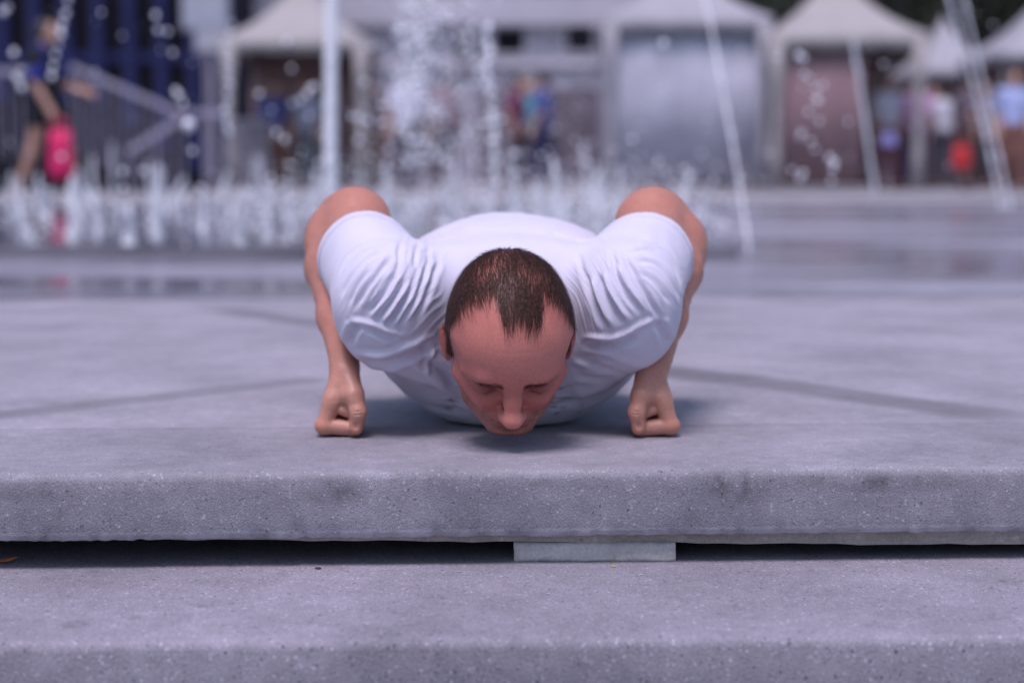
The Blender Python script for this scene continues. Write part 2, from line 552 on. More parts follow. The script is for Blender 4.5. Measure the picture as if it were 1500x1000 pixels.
# plaza sheet, from the joint behind the fists to the wet fountain floor
FA = pxg(0, 440)
fd = d_
def far(t): return FA + fd * t
M_PLAZA = concrete('plaza_concrete', (0.308, 0.290, 0.332), 0.18, 300, 0.28, 0.25, 0.75, (), wetS)
def jl(t, o=0.0028):
    return along(t, SLAB_D + o, 0)
def slab(name, quad, th, mat, parent=None):
    m = MB()
    for z in (0, -th):
        m.v += [Vector((p.x, p.y, p.z + z)) for p in quad]
    m.f = [[0, 1, 2, 3], [7, 6, 5, 4]] + [[k, k + 4, (k + 1) % 4 + 4, (k + 1) % 4] for k in range(4)]
    return m.build(name, mat, parent, bevel=0.0)
tag(slab('plaza_pavement', [jl(-20), jl(22), far(22), far(-20)], 0.06, M_PLAZA), kind='structure')
M_JOINT = simple_mat('joint_grit', (0.09, 0.085, 0.09), 0.95)
j = MB().poly([jl(-20, -0.02) + Vector((0, 0, -0.0025)), jl(22, -0.02) + Vector((0, 0, -0.0025)), jl(22, 0.02) + Vector((0, 0, -0.0025)), jl(-20, 0.02) + Vector((0, 0, -0.0025))]).build('paving_joint', M_JOINT)
tag(j, kind='structure')

# wet floor of the fountain and the ground out to the horizon
def wet_floor():
    m, nt, b = mat_new('wet_floor')
    tc = nd(nt, 'ShaderNodeTexCoord')
    mp = nd(nt, 'ShaderNodeMapping')
    mp.inputs['Scale'].default_value = (0.22, 0.9, 1)
    nt.links.new(tc.outputs['Object'], mp.inputs['Vector'])
    n = nd(nt, 'ShaderNodeTexNoise', Scale=1.0, Detail=5.0, Roughness=0.6)
    nt.links.new(mp.outputs[0], n.inputs['Vector'])
    n2 = nd(nt, 'ShaderNodeTexNoise', Scale=9.0, Detail=4.0)
    nt.links.new(tc.outputs['Object'], n2.inputs['Vector'])
    c = ramp(nt, n.outputs['Fac'], [(0.36, (0.10, 0.095, 0.115)), (0.48, (0.22, 0.21, 0.25)), (0.62, (0.34, 0.325, 0.38))])
    c2 = mixc(nt, 1.0, c.outputs[0], ramp(nt, n2.outputs['Fac'], [(0.3, 0.85), (0.7, 1.1)]).outputs[0], 'MULTIPLY')
    nt.links.new(c2, b.inputs['Base Color'])
    r = ramp(nt, n.outputs['Fac'], [(0.38, 0.06), (0.60, 0.45)])
    nt.links.new(r.outputs[0], b.inputs['Roughness'])
    bp = nd(nt, 'ShaderNodeBump', Strength=0.08, Distance=0.01)
    nt.links.new(n2.outputs['Fac'], bp.inputs['Height'])
    nt.links.new(bp.outputs[0], b.inputs['Normal'])
    return m
M_WET = wet_floor()
z = -0.012
tag(MB().poly([far(-20) + Vector((0, -.3, z)), far(22) + Vector((0, -.3, z)), (60, 16, z), (-60, 16, z)]).build('fountain_floor', M_WET), kind='structure')
M_FARP = concrete('far_paving', (0.30, 0.285, 0.31), 0.1, 60, 0.25)
tag(slab('far_plaza', [Vector((-150, 15.6, 0.03)), Vector((150, 15.0, 0.03)), Vector((150, 300, 0.03)), Vector((-150, 300, 0.03))], 0.15, M_FARP), kind='structure')
# raised floor that carries the rows of low jets
M_PLAT = simple_mat('wet_dark_stone', (0.17, 0.165, 0.20), 0.25, 0.3, 3.0)
tag(slab('fountain_platform', [Vector((-9, 4.85, 0.035)), Vector((0.95, 4.95, 0.035)), Vector((1.5, 12.6, 0.035)), Vector((-9, 12.6, 0.035))], 0.06, M_PLAT), kind='structure')

# small things on the lower step
leaf = MB()
lp = pxg(10, 826, TREAD_Z) + Vector((0, 0.004, 0.002))
pts = [(-.014, 0, 0), (-.006, .004, .003), (.004, .004, .004), (.012, .001, .006), (.004, -.003, .002), (-.006, -.004, .001)]
leaf.v = [lp + Vector(p) for p in pts] + [lp + Vector(p) + Vector((0, 0, .0006)) for p in pts]
leaf.f = [[5, 4, 3, 2, 1, 0], [6, 7, 8, 9, 10, 11]] + [[k, (k + 1) % 6, (k + 1) % 6 + 6, k + 6] for k in range(6)]
tag(leaf.build('dry_leaf', simple_mat('dry_orange', (0.50, 0.16, 0.05), 0.7)), 'small dry orange leaf at the edge of the dark gap', 'leaf')
def pebble(u, v, r, col, label):
    c = pxg(u, v, TREAD_Z)
    bm = bmesh.new()
    bmesh.ops.create_icosphere(bm, subdivisions=2, radius=r)
    for vv in bm.verts:
        vv.co *= 1 + 0.25 * mnoise.noise(vv.co * 400)
        vv.co.z *= 0.55; vv.co.x *= 1.6
        vv.co += c + Vector((0, 0, r * 0.45))
    me = bpy.data.meshes.new('pebble'); bm.to_mesh(me); bm.free()
    me.materials.append(simple_mat('pebble', col, 0.8))
    tag(link(bpy.data.objects.new('pebble', me)), label, 'pebble')
pebble(466, 833, 0.0026, (0.03, 0.03, 0.035), 'tiny dark pebble lying on the lower step')
pebble(899, 830, 0.0022, (0.45, 0.30, 0.06), 'tiny yellow crumb lying on the step below the pale block')
# ================================================================== market tents behind the fountain
GZ = 0.03                                   # level of the far plaza
M_CANVAS = simple_mat('white_canvas', (0.33, 0.32, 0.36), 0.75, 0.10, 2.0)
M_CREAM = simple_mat('cream_canvas', (0.34, 0.32, 0.32), 0.75, 0.10, 2.0)
M_GREYWALL = simple_mat('pale_grey_canvas', (0.44, 0.44, 0.52), 0.95, 0.18, 1.6, spec=0.1)
M_MAROON = simple_mat('dusty_maroon_canvas', (0.25, 0.16, 0.175), 0.85, 0.15, 1.5)
M_BROWN = simple_mat('brown_canvas', (0.30, 0.20, 0.19), 0.85, 0.2, 1.5)
M_POST = simple_mat('white_post', (0.36, 0.34, 0.34), 0.5)

def tent(u0, u1, d, v_val, label, front=None, back=None, canvas=None, depth=2.4, leg=0.05, drape=False, side=None):
    """pagoda tent whose front spans the pixels u0..u1 at distance d; v_val is the pixel row of the valance edge"""
    canvas = canvas or M_CANVAS
    a, b = px(u0, 275, d), px(u1, 275, d)
    W = b.x - a.x
    zv = px(u0, v_val, d).z
    t = empty('market_tent', ((a.x + b.x) / 2, a.y, GZ), label=label, cat='tent', group='market tents behind the fountain')
    h = zv - GZ
    w2 = W / 2
    # canopy: concave pagoda roof
    n, r = 12, 9
    V, F = [], []
    for k in range(r + 1):
        f = k / r
        s = 1 - f
        zz = h + 0.17 + 1.05 * (0.50 * f + 0.50 * f ** 2.4)
        for i in range(4 * n):
            q_, m_ = divmod(i, n)
            e = -1 + 2 * m_ / n
            x, y = [(e, -1), (1, e), (-e, 1), (-1, -e)][q_]
            V.append((x * w2 * 1.04 * s, depth / 2 + y * depth / 2 * 1.04 * s, zz - 0.05 * (1 - abs(e)) * s * (1 if f < .9 else 0)))
    for k in range(r):
        for i in range(4 * n):
            i2 = (i + 1) % (4 * n)
            F.append((k * 4 * n + i, k * 4 * n + i2, (k + 1) * 4 * n + i2, (k + 1) * 4 * n + i))
    np_mesh('canopy', V, F, canvas, t)
    # valance
    V, F = [], []
    m = 4 * 16
    for i in range(m):
        q_, m_ = divmod(i, 16)
        e = -1 + 2 * m_ / 16
        x, y = [(e, -1), (1, e), (-e, 1), (-1, -e)][q_]
        sc = 1.045
        V.append((x * w2 * sc, depth / 2 + y * depth / 2 * sc, h + 0.18))
        V.append((x * w2 * sc, depth / 2 + y * depth / 2 * sc, h - 0.03 - 0.035 * abs(math.sin(m_ * math.pi / 4))))
    for i in range(m):
        j_ = (i + 1) % m
        F.append((2 * i, 2 * j_, 2 * j_ + 1, 2 * i + 1))
    va = np_mesh('valance', V, F, canvas, t, smooth=False)
    sd = va.modifiers.new('thickness', 'SOLIDIFY'); sd.thickness = 0.012
    for sx in (-1, 1):
        for y in (0.03, depth - 0.03):
            MB().box((sx * (w2 - .05) - leg / 2, y - leg / 2, 0), (sx * (w2 - .05) + leg / 2, y + leg / 2, h + 0.1)).build('post', M_POST, t, bevel=0.004)
        if drape:   # gathered corner curtain
            cu = MB()
            zs = [h + .05, h * .75, h * .5, h * .25, 0.05]
            rr = [.12, .09, .06, .085, .11]
            cu.tube([(sx * (w2 - .05), -0.02, z_) for z_ in zs], rr, 10)
            cu.build('corner_curtain', canvas, t, smooth=True)
    def panel(name, x0, x1, y, z0, z1, mat, seed):
        nx = 24
        V, F = [], []
        for i in range(nx + 1):
            x = x0 + (x1 - x0) * i / nx
            o = 0.010 * math.sin(i * 1.7 + seed) + 0.012 * math.sin(i * 0.6 + seed * 2)
            V += [(x, y + o * 0.4, z1), (x, y + o, (z0 + z1) / 2), (x, y + o * 1.4, z0)]
        for i in range(nx):
            for k in (0, 1):
                F.append((3 * i + k, 3 * i + 3 + k, 3 * i + 4 + k, 3 * i + 1 + k))
        p = np_mesh(name, V, F, mat, t)
        s_ = p.modifiers.new('thickness', 'SOLIDIFY'); s_.thickness = 0.01
    if front:
        panel('front_wall', -w2 + .03 + W * front[1], -w2 - .03 + W * front[2], 0.06, front[3], h + .05, front[0], 1.0)
    if back:
        panel('back_wall', -w2 + .03, w2 - .03, depth - .08, 0.05, h + .05, back, 2.0)
    return t

tent(333, 536, 26, 72, 'open white tent with brown back wall behind the tall water jet', back=M_BROWN, canvas=M_CREAM, drape=True)
tent(888, 1122, 25.5, 42, 'white tent closed by a pale grey front wall', front=(M_GREYWALL, 0.0, 1.0, 0.14), back=M_GREYWALL, drape=True)
tent(1130, 1348, 25, 66, 'white tent half closed by a dusty maroon wall', front=(M_MAROON, 0.03, 0.62, 0.12), back=M_BROWN, canvas=M_CREAM, drape=True)
tent(1345, 1450, 33, 112, 'small white tent standing behind the crowd', back=M_BROWN)
tent(1462, 1650, 28, 88, 'white tent roof rising over the person in pale blue', back=M_BROWN)

# goods under the tents
def stall_table(u, v_top, d, w, label, mat, mat2):
    p = px(u, 275, d); zt = px(u, v_top, d).z - GZ
    t = empty('stall_table', (p.x, p.y, GZ), label=label, cat='table', group='stall tables')
    MB().box((-w / 2, 0, zt - .04), (w / 2, .6, zt)).build('table_top', mat, t, bevel=.005)
    MB().box((-w / 2 + .01, .01, .02), (w / 2 - .01, .03, zt - .04)).build('table_skirt', mat2, t)
    for sx in (-1, 1):
        for y in (.06, .54):
            MB().box((sx * (w / 2 - .06) - .02, y - .02, 0), (sx * (w / 2 - .06) + .02, y + .02, zt - .04)).build('leg', M_POST, t)
stall_table(370, 175, 26.6, 0.55, 'grey skirted table under the brown-walled tent', M_GREYWALL, simple_mat('grey_cloth', (0.24, 0.22, 0.26), 0.9))
stall_table(785, 190, 29.0, 0.9, 'cream topped table beside the group in blue', M_CREAM, simple_mat('dark_cloth', (0.10, 0.09, 0.12), 0.9))
def crate(u, v0, v1, d, w, col, label):
    p0 = px(u, v1, d); p1 = px(u, v0, d)
    h = p1.z - p0.z
    t = empty('sales_box', (p0.x, p0.y, p0.z), label=label, cat='box')
    MB().box((-w / 2, 0, 0), (w / 2, .35, h * .86)).build('box_body', simple_mat('box_paint', col, .6), t, bevel=.01)
    MB().box((-w / 2 - .015, -.015, h * .862), (w / 2 + .015, .365, h)).build('lid', simple_mat('box_lid', [min(1, c * 1.2) for c in col], .6), t, bevel=.01)
crate(778, 118, 152, 30.6, 0.50, (0.62, 0.60, 0.55), 'cream box on show under the grey awning')

# ================================================================== buildings behind
M_PALE = simple_mat('pale_render', (0.42, 0.40, 0.47), 0.85, 0.10, 1.0)
M_PALE2 = simple_mat('white_band', (0.52, 0.50, 0.57), 0.8, 0.08, 1.0)
M_GLASSD = simple_mat('dark_window_glass', (0.008, 0.007, 0.013), 0.45, 0.2, 1.0, spec=0.12)
M_NAVY = simple_mat('navy_panel', (0.010, 0.010, 0.028), 0.6, 0.3, 0.8, spec=0.1)
M_NAVY2 = simple_mat('blue_column', (0.026, 0.030, 0.10), 0.6, 0.2, 0.8, spec=0.15)
M_STEELP = simple_mat('pale_steel', (0.33, 0.31, 0.41), 0.6, 0.1, 3.0)

def quadpx(u0, v0, u1, v1, d):
    a, b = px(u0, v1, d), px(u1, v0, d)
    return a.x, b.x, a.z, b.z

D = 38.0
b0 = px(330, 275, D)
bld = empty('pale_building', (b0.x, b0.y, GZ), label='long pale rendered building with small dark square windows', cat='building')
X0, X1 = 0.0, px(1000, 0, D).x - b0.x
MB().box((X0, 0, 0), (X1, 9, 9.0)).build('wall', M_PALE, bld)
def band(v0, v1, name='ledge', pr=0.25):
    _, _, z0, z1 = quadpx(0, v0, 10, v1, D)
    MB().box((X0 - .1, -pr, z0 - GZ), (X1 + .1, -0.002, z1 - GZ)).build(name, M_PALE2, bld, bevel=.02)
band(3, 38); band(88, 100, 'sill_course', 0.12)
for (u0, v0, u1, v1) in ((724, 42, 768, 78), (830, 40, 868, 76), (590, 60, 620, 96), (668, 58, 700, 100), (930, 42, 968, 78)):
    xa, xb, za, zb = quadpx(u0, v0, u1, v1, D)
    xa -= b0.x; xb -= b0.x; za -= GZ; zb -= GZ
    wv = MB()
    for lo, hi in (((xa - .07, -.06, za - .07), (xb + .07, -.003, za)), ((xa - .07, -.06, zb), (xb + .07, -.003, zb + .07)), ((xa - .07, -.06, za), (xa, -.003, zb)), ((xb, -.06, za), (xb + .07, -.003, zb))):
        wv.box(lo, hi)
    wi = wv.build('window', M_PALE2, bld)
    MB().box((xa, -.02, za), (xb, -.004, zb)).build('pane', M_GLASSD, wi)
# shop openings on the ground floor
for (u0, u1) in ((560, 640), (700, 880)):
    xa, xb, za, zb = quadpx(u0, 130, u1, 272, D)
    MB().box((xa - b0.x, -.03, 0.02), (xb - b0.x, -.004, zb - GZ)).build('shop_front', simple_mat('shop_glass', (0.16, 0.13, 0.16), 0.3, 0.4, 2.0), bld)

D = 34.0
b0 = px(-1500, 275, D)
dk = empty('dark_glass_building', (b0.x, b0.y, GZ), label='dark navy glass building with blue columns beyond the woman', cat='building')
X1 = px(330, 0, D).x - b0.x
MB().box((0, 0, 0), (X1, 10, 10)).build('wall', M_NAVY, dk)
nc = 40
for i in range(nc + 1):
    x = X1 * i / nc
    MB().box((x - .11, -.22, 0), (x + .11, -.003, 9.8)).build('column', M_NAVY2, dk, bevel=.02)
for i in range(nc):
    for (z0, z1) in ((0.15, 2.3), (2.55, 5.0)):
        MB().box((X1 * i / nc + .13, -.05, z0), (X1 * (i + 1) / nc - .13, -.004, z1)).build('pane', M_GLASSD, dk)
MB().box((0, -.10, 2.33), (X1, -.051, 2.52)).build('floor_band', M_NAVY2, dk)
# pale sign boards hung in front of it
def board(u0, v0, u1, v1, d, label, col):
    xa, xb, za, zb = quadpx(u0, v0, u1, v1, d)
    t = empty('sign_board', ((xa + xb) / 2, px(0, 0, d).y, za), label=label, cat='sign')
    w_, h_ = xb - xa, zb - za
    MB().box((-w_ / 2, 0, 0), (w_ / 2, .06, h_)).build('panel', simple_mat('board', col, .5, .06), t, bevel=.01)
    MB().box((-w_ / 2 - .03, .061, -.03), (w_ / 2 + .03, .10, h_ + .03)).build('frame', M_STEELP, t)
    MB().box((-.03, .101, -za + GZ), (.03, .15, h_)).build('pole', M_STEELP, t)
board(268, -30, 332, 42, 29, 'large pale blue board standing beside the brown-walled tent', (0.40, 0.42, 0.50))
board(287, 46, 330, 76, 28.5, 'small white board below the large pale blue board', (0.42, 0.43, 0.48))

# stairs with railings in front of the dark building
def railing(pts, d, hgt, label, bars=14, w=0.075):
    """wide pale handrail through pixel points, with thin balusters down to the ground"""
    P = [px(u, v, d) for u, v in pts]
    t = empty('stair_railing', (P[0].x, P[0].y, GZ), label=label, cat='railing', group='stair railings')
    o = Vector((P[0].x, P[0].y, GZ))
    m = MB()
    for a, b in zip(P[:-1], P[1:]):
        a, b = a - o, b - o
        dv = (b - a).normalized()
        up = Vector((-dv.z, 0, dv.x)) * (w / 2)
        for yy in (-.03, .03):
            m.v += [a - up + Vector((0, yy, 0)), b - up + Vector((0, yy, 0)), b + up + Vector((0, yy, 0)), a + up + Vector((0, yy, 0))]
        k = len(m.v) - 8
        m.f += [[k, k + 1, k + 2, k + 3], [k + 7, k + 6, k + 5, k + 4]] + [[k + i, k + 4 + i, k + 4 + (i + 1) % 4, k + (i + 1) % 4] for i in range(4)]
    m.build('handrail', M_STEELP, t)
    for a, b in zip(P[:-1], P[1:]):
        n = max(2, int(bars * (b - a).length / 2.2))
        for i in range(n + 1):
            p = a.lerp(b, i / n) - o
            zb = max(0.0, p.z - hgt)
            MB().tube([(p.x, .0, zb), (p.x, .0, p.z - w * .5)], .012, 6).build('baluster', M_STEELP, t)
railing([(-120, 104), (48, 105)], 22.5, 1.1, 'level pale railing beside the dark columns')
railing([(104, 98), (268, 168)], 22.4, 1.1, 'pale railing sloping down from the woman to the landing', 20)
railing([(268, 172), (188, 222)], 22.0, 0.9, 'short pale railing rising back from below to the landing', 8)
railing([(268, 166), (330, 166)], 22.6, 1.1, 'short level pale railing ending at the tent curtain', 6)
# the flight of steps itself
st = empty('stone_stair', (px(60, 275, 23.5).x, px(0, 0, 23.5).y, GZ), label='dark stone stair climbing behind the railings', cat='stair')
for i in range(8):
    x0 = px(280 - i * 24, 0, 23.5).x - st.location.x
    MB().box((-2.2, 0.25 + i * .012, i * .15 + .001), (x0, 1.6, (i + 1) * .15)).build('step', simple_mat('stair_stone', (0.014, 0.013, 0.022), .7, spec=0.15), st, bevel=.008)

# ================================================================== trees behind the tents
def leaf_material(name, col):
    m, nt, b = mat_new(name)
    oi = nd(nt, 'ShaderNodeNewGeometry')
    r = ramp(nt, oi.outputs['Random Per Island'], [(0.0, [c * .55 for c in col]), (1.0, [c * 1.5 for c in col])])
    nt.links.new(r.outputs[0], b.inputs['Base Color'])
    b.inputs['Roughness'].default_value = .55
    return m
M_LEAF = leaf_material('dark_leaf', (0.030, 0.040, 0.022))
M_BARK = simple_mat('bark', (0.07, 0.055, 0.045), .9, .3, 9)
def tree(u, d, h, rad, label, seed):
    r = np.random.default_rng(seed)
    p = px(u, 275, d)
    t = empty('street_tree', (p.x, p.y, GZ), label=label, cat='tree', group='dark trees behind the tents')
    tr = MB()
    top = h * .45
    tr.tube([(0, 0, -.05), (.05, 0, top * .5), (0, .05, top), (.05, 0, h * .8)], [.20, .15, .12, .04], 8)
    cents = []
    for k in range(7):
        a = k * 0.9 + r.random()
        e = np.array([math.cos(a) * rad * .6, math.sin(a) * rad * .6, top + (h - top) * (.2 + .6 * r.random())])
        tr.tube([(0.02, 0, top * (.75 + .1 * r.random())), tuple(e * np.array([.5, .5, .8])), tuple(e)], [.07, .05, .015], 6)
        cents.append(e)
    tr.build('trunk', M_BARK, t, smooth=True)
    for k in range(16):
        a = r.random() * 6.28; q_ = math.sqrt(r.random())
        cents.append(np.array([math.cos(a) * rad * q_ * .85, math.sin(a) * rad * q_ * .85, top * .85 + (h - top * .85) * r.random()]))
    N_ = 9000
    c = np.array(cents)[r.integers(0, len(cents), N_)]
    off = r.normal(size=(N_, 3)) * np.array([.38, .38, .30]) * rad * .55
    P = c + off
    a = r.normal(size=(N_, 3)); a /= np.linalg.norm(a, axis=1, keepdims=True)
    b = np.cross(a, r.normal(size=(N_, 3))); b /= np.linalg.norm(b, axis=1, keepdims=True)
    s = (.06 + .06 * r.random(N_))[:, None]
    V = np.stack([P - a * s, P + b * s * .5, P + a * s, P - b * s * .5], 1).reshape(-1, 3)
    np_mesh('crown', V, np.arange(4 * N_).reshape(-1, 4), M_LEAF, t, smooth=False)
tree(1120, 36, 5.6, 1.9, 'dark leafy tree showing between the grey and maroon walled tents', 1)
tree(1330, 37, 6.2, 2.2, 'dark leafy tree above the maroon-walled tent\'s right corner', 2)
tree(1430, 38, 6.6, 2.2, 'dark leafy tree above the small white tent', 3)
tree(1560, 40, 6.2, 2.4, 'dark leafy tree above the tent over the person in pale blue', 4)
tree(1700, 39, 6.4, 2.4, 'dark leafy tree standing farthest along the tent row', 5)
# office block that closes the view behind the trees
D = 52.0
b0 = px(880, 275, D)
ob = empty('office_block', (b0.x, b0.y, GZ), label='dim blue grey office block behind the dark trees', cat='building')
W_ = px(2100, 0, D).x - b0.x
MB().box((0, 0, 0), (W_, 10, 16)).build('wall', simple_mat('office_wall', (0.13, 0.125, 0.17), .8), ob)
for i in range(14):
    for k in range(3):
        xa = W_ * (i + .18) / 14; xb = W_ * (i + .82) / 14
        wi = MB().box((xa - .08, -.08, .8 + k * 3.2), (xb + .08, -.003, 2.9 + k * 3.2)).build('window', M_STEELP, ob)
        MB().box((xa, -.10, .9 + k * 3.2), (xb, -.081, 2.8 + k * 3.2)).build('pane', M_GLASSD, wi)

# ================================================================== people in the distance
def cloth_simple(col):
    key = 'cloth_%02d_%02d_%02d' % tuple(int(c * 99) for c in col)
    return bpy.data.materials.get(key) or (lambda m: (setattr(m, 'name', key), m)[1])(simple_mat(key, col, .85, .12, 8))
M_SKIN2 = simple_mat('far_skin', (0.50, 0.29, 0.22), .5, .08, 12)
M_HAIR2 = simple_mat('black_hair', (0.018, 0.014, 0.014), .5, .2, 20)
def standing(u, d, rz, top, legs, label, h=1.68, arm=0.0, stride=0.12, skirt=False, bare=False, hair=M_HAIR2, carry=None, group='people strolling among the tents', long_hair=False, reach=None, z0=GZ, vest=None):
    p = px(u, 275, d)
    t = empty('person', (p.x, p.y, z0), rz, label, 'person', group)
    k = h / 1.68
    J = dict(hip=(0, 0, .92), chest=(0, 0, 1.27), neck=(0, .0, 1.43), head=(0, -.02, 1.56))
    def feet(s):
        return [(.085 * s, 0, .90), (.095 * s, -.02 - stride * s * .5, .50), (.10 * s, .03 - stride * s * 1.0 if s > 0 else .03 + stride, .09), (.11 * s, -.12 - stride * s * 1.0 if s > 0 else -.10 + stride, .035)]
    def arms(s):
        if reach is not None and s == reach[0]:
            return [(.185 * s, 0, 1.38), (.22 * s, -.06, 1.12), (.16 * s, -.30, 1.05), (.14 * s, -.38, 1.03)]
        return [(.185 * s, 0, 1.38), (.225 * s, .04 + arm * s, 1.10), (.215 * s, -.07 + arm * 1.6 * s, .86), (.21 * s, -.09 + arm * 1.8 * s, .77)]
    def body(q_):
        q_ = q_ / k
        e = s_ell(q_, J['head'], (.075, .092, .115))
        e = smin(e, s_ell(q_, (0, -.085, 1.53), (.03, .03, .05)), .03)
        e = smin(e, s_cone(q_, (0, .0, 1.48), (0, .01, 1.36), .052, .062), .03)
        e = smin(e, s_ell(q_, (0, 0, 1.2), (.15, .09, .25)), .05)
        e = smin(e, s_ell(q_, (0, 0, .95), (.145, .095, .12)), .05)
        for s in (-1, 1):
            e = smin(e, s_chain(q_, arms(s), [.052, .042, .032, .034], .03), .03)
            f = feet(s)
            e = smin(e, s_chain(q_, f, [.085, .055, .038, .035], .03), .03)
        return (e * k).astype(np.float32)
    hi = (0.40 * k, 0.62 * k, 1.75 * k)
    V, F, N = polygonize(body, (-.40 * k, -.62 * k, -.02), hi, .016 * k, 1)
    np_mesh('body', V, F, M_SKIN2, t)
    def shirt(q_):
        z = q_ / k
        e = s_ell(z, (0, 0, 1.2), (.178, .118, .28))
        e = smin(e, s_cone(z, (-.15, 0, 1.36), (.15, 0, 1.36), .062, .062), .05)
        e = smin(e, s_ell(z, (0, 0, .98), (.165, .12, .14)), .05)
        for s in (-1, 1):
            a = arms(s)
            e = smin(e, s_cone(z, a[0], tuple(np.array(a[0]) * .25 + np.array(a[1]) * .75), .068, .062), .03)
        e = np.maximum(e, .90 - z[:, 2])
        return (e * k).astype(np.float32)
    V, F, N = polygonize(shirt, (-.36 * k, -.40 * k, .8 * k), (.36 * k, .40 * k, 1.5 * k), .016 * k, 1)
    np_mesh('shirt', V, F, cloth_simple(top), t)
    if vest:
        for s_i in (-1, 1):
            def vst(q_, s_i=s_i):
                z = q_ / k
                a = arms(s_i)
                e = s_cone(z, tuple(np.array(a[0]) * [.72, 1, 1] + [0, 0, .012]), tuple(np.array(a[0]) * .3 + np.array(a[1]) * .7), .080, .074)
                return (e * k).astype(np.float32)
            V, F, N = polygonize(vst, (-.36 * k, -.30 * k, 1.0 * k), (.36 * k, .30 * k, 1.55 * k), .014 * k, 1)
            np_mesh('sleeve', V, F, cloth_simple(vest), t)
    def trou(q_):
        z = q_ / k
        e = s_ell(z, (0, 0, .90), (.165, .118, .12))
        if skirt:
            e = smin(e, s_cone(z, (0, 0, .88), (0, 0, .52), .135, .20), .05)
            e = np.maximum(e, .50 - z[:, 2])
        else:
            for s in (-1, 1):
                f = feet(s)
                e = smin(e, s_chain(z, f[:3], [.098, .074, .060], .03), .03)
            e = np.maximum(e, (.74 if bare else .10) - z[:, 2])
        return (e * k).astype(np.float32)
    V, F, N = polygonize(trou, (-.36 * k, -.52 * k, 0), (.36 * k, .52 * k, 1.06 * k), .016 * k, 1)
    np_mesh('skirt' if skirt else 'trousers', V, F, cloth_simple(legs), t)
    def hr(q_):
        z = q_ / k
        e = s_ell(z, (0, .012, 1.585), (.086, .098, .108))
        e = np.maximum(e, -s_ell(z, (0, -.115, 1.52), (.10, .095, .10)))
        if long_hair:
            e = smin(e, s_ell(z, (0, .07, 1.46), (.085, .05, .16)), .03)
        return (e * k).astype(np.float32)
    V, F, N = polygonize(hr, (-.12 * k, -.14 * k, 1.25 * k), (.12 * k, .16 * k, 1.73 * k), .012 * k, 1)
    np_mesh('hair', V, F, hair, t)
    for s in (-1, 1):
        f = feet(s)
        m = MB()
        a, b = Vector(f[2]) * k, Vector(f[3]) * k
        m.tube([a + Vector((0, .05, -.045)), a + Vector((0, 0, -.04)), b + Vector((0, 0, .012)), b + Vector((0, -.05, .006))], [.03, .042, .042, .02], 8)
        m.build('shoe', cloth_simple((.06, .055, .06)), t, smooth=True)
    return t

def bag(u, v0, v1, d, w, col, label):
    a, b = px(u, v1, d), px(u, v0, d)
    t = empty('bag', (a.x, a.y, a.z), label=label, cat='bag')
    h = b.z - a.z
    m = MB()
    nx = 8
    for k in range(5):
        f = k / 4
        ww = w * (1.0 - .22 * f) * (.94 if k == 0 else 1)
        dd = .07 * (1 - .5 * f)
        for i in range(12):
            an = 2 * math.pi * i / 12
            m.v.append(Vector((math.copysign(abs(math.cos(an)) ** .5, math.cos(an)) * ww / 2, math.sin(an) * dd, h * .80 * f)))
    for k in range(4):
        for i in range(12):
            m.f.append([k * 12 + i, k * 12 + (i + 1) % 12, (k + 1) * 12 + (i + 1) % 12, (k + 1) * 12 + i])
    m.f.append(list(range(12))[::-1]); m.f.append([48 + i for i in range(12)])
    m.build('bag_body', simple_mat('bag_cloth', col, .7, .1), t, smooth=True)
    for yy in (-.03, .03):
        MB().tube([(-w * .25, yy, h * .78), (-w * .2, yy, h * .95), (0, yy, h), (w * .2, yy, h * .95), (w * .25, yy, h * .78)], .01, 6).build('handle', simple_mat('bag_strap', [c * .7 for c in col], .7), t, smooth=True)
